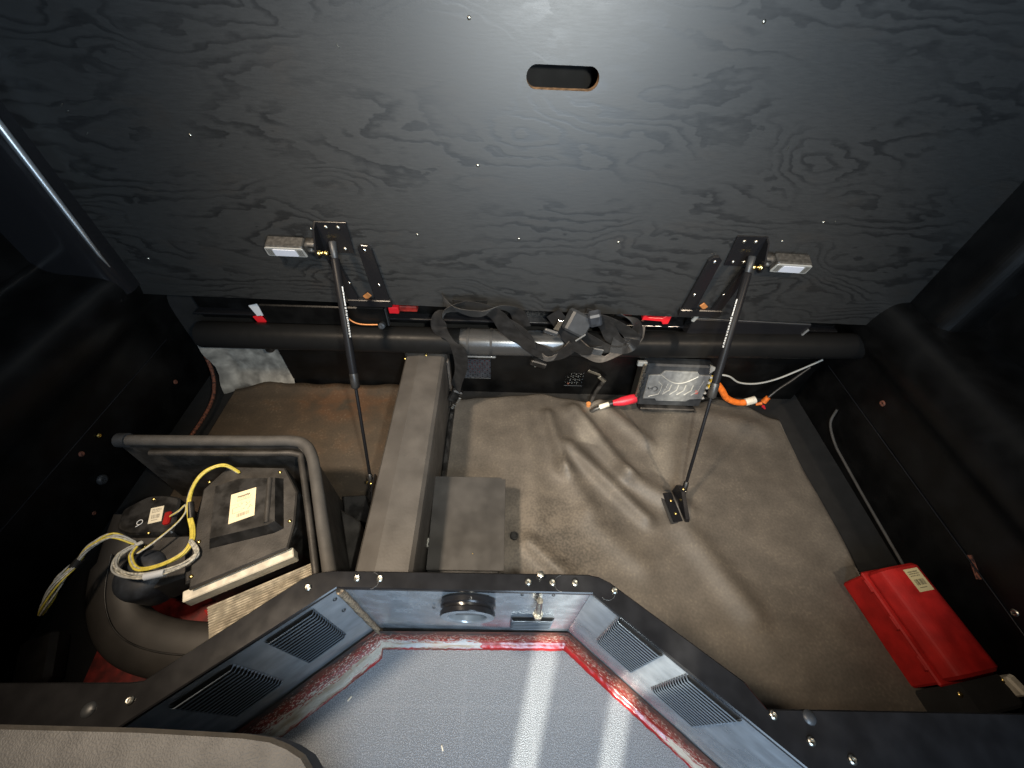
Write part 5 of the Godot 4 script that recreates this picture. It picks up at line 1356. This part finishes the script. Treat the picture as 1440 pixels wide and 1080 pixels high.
func build_inverter() -> void:
	var iv := thing("inverter", "silver and charcoal inverter with hook emblem leaning on the rear panel", "inverter", Vector3(0.55, 0.0, -0.87))
	# local frame of the face: x along the wall, y up the leaning face, z out of it
	var o := Vector3(0.550, 0.112, -0.885)
	var ly := Vector3(0, 1.0, -0.20).normalized() * 0.86
	var lx := Vector3(1, -0.015, 0).normalized()
	var lz := lx.cross(ly).normalized()
	var F := Transform3D(Basis(lx, ly, lz), o)
	var b := Mb.new(F).box(Vector3(0, 0, -0.003), Vector3(0.215, 0.19, 0.046), 0.006)
	obj("body", b, M.charcoal, iv)
	obj("plate", Mb.new(F).prism([Vector2(-0.095, 0.052), Vector2(-0.060, 0.056), Vector2(-0.049, 0.074), Vector2(0.054, 0.074), Vector2(0.064, 0.060), Vector2(0.096, 0.060), Vector2(0.098, -0.048), Vector2(0.060, -0.052), Vector2(0.050, -0.062), Vector2(-0.048, -0.064), Vector2(-0.056, -0.053), Vector2(-0.094, -0.055)], 0.0, 0.008, 0.0018, Vector3(0, 0, 0.020)), M.silver, iv)
	# raised chevrons and the arc
	for k in 5:
		var x := -0.022 + k * 0.0235
		obj("chevron", Mb.new(F).tube([Vector3(x - 0.014, -0.030, 0.0280), Vector3(x + 0.004, -0.008, 0.0295), Vector3(x + 0.006, 0.016, 0.0280)], 0.0022, 6), M.silver_light, iv)
	obj("chevron", Mb.new(F).tube([Vector3(-0.080, -0.043, 0.0280), Vector3(-0.050, -0.029, 0.0295), Vector3(-0.046, -0.012, 0.0290), Vector3(-0.046, 0.012, 0.0290), Vector3(-0.060, 0.026, 0.028)], 0.0020, 6), M.silver_light, iv)
	var ar: Array = []
	for k in 17:
		var t := k / 16.0
		ar.append(Vector3(lerpf(-0.056, 0.060, t), 0.056 - 0.034 * sin(PI * t), 0.0285))
	obj("arc", Mb.new(F).tube(ar, 0.0021, 6), M.silver_light, iv)
	var em := Mb.new(F)
	var cr: Array = []
	for k in 15:
		var a := deg_to_rad(200.0 - 300.0 * k / 14.0)
		cr.append(Vector3(-0.066 + cos(a) * 0.0085, -0.006 + sin(a) * 0.0105, 0.0290))
	em.tube(cr, 0.0013, 6)
	em.tube(smooth([Vector3(-0.0735, -0.001, 0.029), Vector3(-0.078, -0.003, 0.029), Vector3(-0.084, -0.0075, 0.029), Vector3(-0.088, -0.003, 0.029), Vector3(-0.086, 0.001, 0.029)], 4), 0.0015, 6)
	obj("emblem", em, M.logo_black, iv)
	var pt := Mb.new(F)
	for k in 4: pt.box(Vector3(-0.034 + 0.002 * k, -0.018 + 0.011 * k, 0.0283), Vector3(0.0018, 0.007, 0.0006))
	for k in 6: pt.box(Vector3(0.079 + 0.0006 * k, 0.010 + 0.0052 * k, 0.0283), Vector3(0.003, 0.0034, 0.0006))
	obj("print", pt, M.grey_wire, iv)
	obj("red_mark", Mb.new(F).box(Vector3(0.073, -0.016, 0.0283), Vector3(0.010, 0.016, 0.0008), 0.0002), M.print_red, iv)
	# end plates
	obj("left_end", Mb.new(F).box(Vector3(-0.114, 0.004, 0.002), Vector3(0.012, 0.185, 0.046), 0.003), M.zinc, iv)
	for k in 4:
		obj("socket", Mb.new(F).box(Vector3(-0.1095, 0.052 - 0.030 * k, 0.0255), Vector3(0.009, 0.016, 0.004), 0.001), M.recess, iv)
	obj("corner_tab", Mb.new(F).box(Vector3(-0.121, 0.092, 0.012), Vector3(0.030, 0.020, 0.012), 0.002), M.silver_light, iv)
	obj("corner_tab", Mb.new(F).prism([Vector2(0.088, 0.102), Vector2(0.112, 0.090), Vector2(0.094, 0.066)], 0.0, 0.008, 0.001, Vector3(0, 0, 0.016)), M.silver_light, iv)
	for k in 5:
		obj("fin", Mb.new(F).box(Vector3(0.102, -0.045 + 0.024 * k, 0.018), Vector3(0.010, 0.008, 0.022), 0.002, Basis(Vector3.BACK, 0.4)), M.silver_light, iv)
	obj("yellow_plug", Mb.new(F).box(Vector3(0.118, 0.018, 0.010), Vector3(0.014, 0.050, 0.020), 0.002), M.yellow_plastic, iv)
	obj("foot", Mb.new(F).box(Vector3(-0.005, -0.100, 0.012), Vector3(0.185, 0.014, 0.050), 0.003), M.black_plastic, iv)
	# red booted supply lead
	var rc := thing("supply_lead", "black cable with red boot and white sleeve entering the inverter", "cable", Vector3(0.4, 0.03, -0.86))
	obj("boot", Mb.new().tube([Vector3(0.437, 0.062, -0.858), Vector3(0.425, 0.060, -0.856), Vector3(0.395, 0.052, -0.852), Vector3(0.378, 0.048, -0.850), Vector3(0.364, 0.045, -0.850)], [0.0145, 0.016, 0.0155, 0.012, 0.009], 14), M.red_boot, rc)
	obj("cable", Mb.new().tube(smooth([Vector3(0.370, 0.046, -0.850), Vector3(0.335, 0.035, -0.846), Vector3(0.305, 0.016, -0.842), Vector3(0.296, -0.004, -0.846)], 5), 0.0072, 10), M.black_plastic, rc)
	obj("sleeve", Mb.new().tube([Vector3(0.352, 0.0410, -0.848), Vector3(0.322, 0.0290, -0.8445)], 0.0082, 12), M.white_plastic, rc)
	# orange cable
	var oc := thing("orange_cable", "thick orange cable curving from the right side of the inverter", "cable", Vector3(0.75, 0.06, -0.88))
	obj("cable", Mb.new().tube(smooth([Vector3(0.685, 0.128, -0.870), Vector3(0.708, 0.105, -0.865), Vector3(0.735, 0.074, -0.860), Vector3(0.775, 0.055, -0.858), Vector3(0.815, 0.054, -0.860)], 6), 0.0105, 14), M.orange, oc)
	obj("sleeve", Mb.new().tube([Vector3(0.805, 0.056, -0.858), Vector3(0.835, 0.066, -0.862)], 0.0125, 12), M.white_plastic, oc)
	var gw := thing("grey_wire", "thin grey wire sagging along the right of the rear panel", "wire", Vector3(0.8, 0.1, -0.89))
	obj("wire", Mb.new().tube(smooth([Vector3(0.672, 0.163, -0.880), Vector3(0.715, 0.155, -0.880), Vector3(0.765, 0.122, -0.885), Vector3(0.83, 0.112, -0.892), Vector3(0.895, 0.130, -0.90), Vector3(0.965, 0.175, -0.91), Vector3(1.01, 0.20, -0.92)], 6), 0.0030, 8), M.grey_wire, gw)
	var wn := thing("wire_connectors", "small orange wire connectors at the right rear corner of the mat", "connectors", Vector3(0.87, 0.05, -0.87))
	obj("connector", Mb.new().tube([Vector3(0.872, 0.052, -0.866), Vector3(0.878, 0.072, -0.868)], [0.010, 0.008], 10), M.orange, wn)
	obj("connector", Mb.new().tube([Vector3(0.848, 0.042, -0.862), Vector3(0.866, 0.048, -0.862)], [0.005, 0.006], 8), M.orange, wn)
	obj("connector", Mb.new().tube([Vector3(0.874, 0.038, -0.858), Vector3(0.884, 0.028, -0.856)], [0.005, 0.003], 8), M.red_boot, wn)
	obj("lead", Mb.new().tube(smooth([Vector3(0.880, 0.070, -0.87), Vector3(0.91, 0.10, -0.885), Vector3(0.945, 0.125, -0.90), Vector3(0.99, 0.165, -0.92)], 5), 0.0042, 8), M.black_plastic, wn)

func build_tool_case() -> void:
	var tc := thing("tool_case", "red plastic case with barcode label standing by the right wall", "case", Vector3(0.935, 0, -0.21))
	var ang := 0.17
	var F := Transform3D(Basis(Vector3.UP, ang), Vector3(0.949, 0.0, -0.218))
	# lower shell, seam, lid
	obj("base", Mb.new(F).prism(rounded([Vector2(-0.064, 0.0), Vector2(0.066, 0.0), Vector2(0.066, 0.072), Vector2(-0.060, 0.072)], 0.008, 3), -0.108, 0.108, 0.004), M.red_plastic, tc)
	obj("seam_rib", Mb.new(F).box(Vector3(0.003, 0.074, 0), Vector3(0.134, 0.008, 0.224), 0.003), M.red_plastic, tc)
	obj("case_lid", Mb.new(F).prism(rounded([Vector2(-0.056, 0.078), Vector2(0.064, 0.078), Vector2(0.060, 0.104), Vector2(0.042, 0.118), Vector2(-0.022, 0.118), Vector2(-0.044, 0.110)], 0.008, 3), -0.106, 0.106, 0.006), M.red_plastic, tc)
	for zz in [-0.082, -0.005, 0.070]:
		obj("hinge_clip", Mb.new(F).box(Vector3(-0.0650, 0.070, zz), Vector3(0.004, 0.010, 0.028), 0.0015), M.red_plastic, tc)
	var lb := Mb.new(F)
	lb.grp(-1)
	var lq: Array = [Vector3(0.001, 0.1188, -0.094), Vector3(0.038, 0.1188, -0.094), Vector3(0.038, 0.1188, -0.046), Vector3(0.001, 0.1188, -0.046)]
	lb.face(lq, Vector3.UP, [Vector2(0, 0), Vector2(1, 0), Vector2(1, 1), Vector2(0, 1)])
	for k in 4: lb.face([lq[k], lq[(k + 1) % 4], lq[(k + 1) % 4] - Vector3(0, 0.0009, 0), lq[k] - Vector3(0, 0.0009, 0)], lq[k] - Vector3(0.02, 0.118, -0.07), [Vector2(0.01, 0.01), Vector2(0.02, 0.01), Vector2(0.02, 0.02), Vector2(0.01, 0.02)])
	obj("barcode_label", lb, M.case_label, tc)
	# black holder at its front end
	var ho := thing("case_holder", "black plastic holder with brass screws in front of the red case", "holder", Vector3(0.94, 0, -0.08))
	obj("cradle", Mb.new(F).prism([Vector2(-0.066, 0.0), Vector2(0.078, 0.0), Vector2(0.072, 0.085), Vector2(0.052, 0.100), Vector2(-0.040, 0.098), Vector2(-0.060, 0.082)], 0.112, 0.165, 0.005), M.carpet_black, ho)
	for q in [Vector3(-0.050, 0.092, 0.128), Vector3(0.052, 0.101, 0.122)]:
		placed("screw", rivet_mesh, M.brass, ho, F * q, facing(Vector3(0, 1, 0.3)).scaled(Vector3.ONE * 1.1))
	var wt := thing("white_clip", "small pale clip on the right wall beside the case holder", "clip", Vector3(1.03, 0.09, -0.10))
	obj("clip", Mb.new().box(Vector3(1.032, 0.10, -0.098), Vector3(0.020, 0.030, 0.034), 0.004, Basis(Vector3.UP, 0.4)), M.white_plastic, wt)

func build_extras() -> void:
	# textured console corner in the near left foreground
	var cn := thing("console", "grey-brown grained console top with rounded corner in the near left", "console", Vector3(-0.5, 0, 0.2))
	var top: Array = [Vector2(-1.0, -0.020), Vector2(-0.515, -0.0165), Vector2(-0.369, -0.0145), Vector2(-0.262, -0.0105), Vector2(-0.232, -0.0075), Vector2(-0.212, -0.002), Vector2(-0.194, 0.0055), Vector2(-0.180, 0.018), Vector2(-0.168, 0.04), Vector2(-0.16, 0.10), Vector2(-0.16, 0.55), Vector2(-1.0, 0.55)]
	obj("top", Mb.new().slab(top, 0.46, 0.50, 0.004), M.console, cn)
	var under: Array = []
	for q in top: under.append(Vector2(q.x - 0.02, q.y + 0.14))
	obj("cabinet", Mb.new().slab(under, 0.0, 0.459, 0.004), M.black_plastic, cn)
	# added unseen slats behind the viewer, there only to cut sunlight into strips
	var bl := thing("added_sun_mask", "three added dark slats shaping the sun strips, unseen behind the viewer", "blind", Vector3(-0.117, 1.0, 0.80))
	for e in [[-0.420, -0.1705], [-0.1465, -0.0870], [-0.0650, 0.16]]:
		obj("mask_slat", Mb.new().box(Vector3((e[0] + e[1]) / 2.0, 0.98, 0.80), Vector3(e[1] - e[0], 0.9, 0.004), 0.001), M.carpet_black, bl)
	# small litter on the vinyl floor
	for q in [[-0.30, -0.075, 0.9], [0.262, -0.095, 0.3], [-0.10, 0.0, 2.0]]:
		tag(obj("paint_chip", Mb.new().box(Vector3(q[0], 0.0015, q[1]), Vector3(0.010, 0.002, 0.003), 0.0006, Basis(Vector3.UP, q[2])), M.white_plastic if q[2] != 0.3 else M.recess), {0.9: "pale paint chip on the vinyl near the left edge", 0.3: "dark speck at the right edge of the vinyl floor", 2.0: "pale paint chip in the middle of the vinyl floor"}[q[2]], "paint chip", "chips on the vinyl floor")
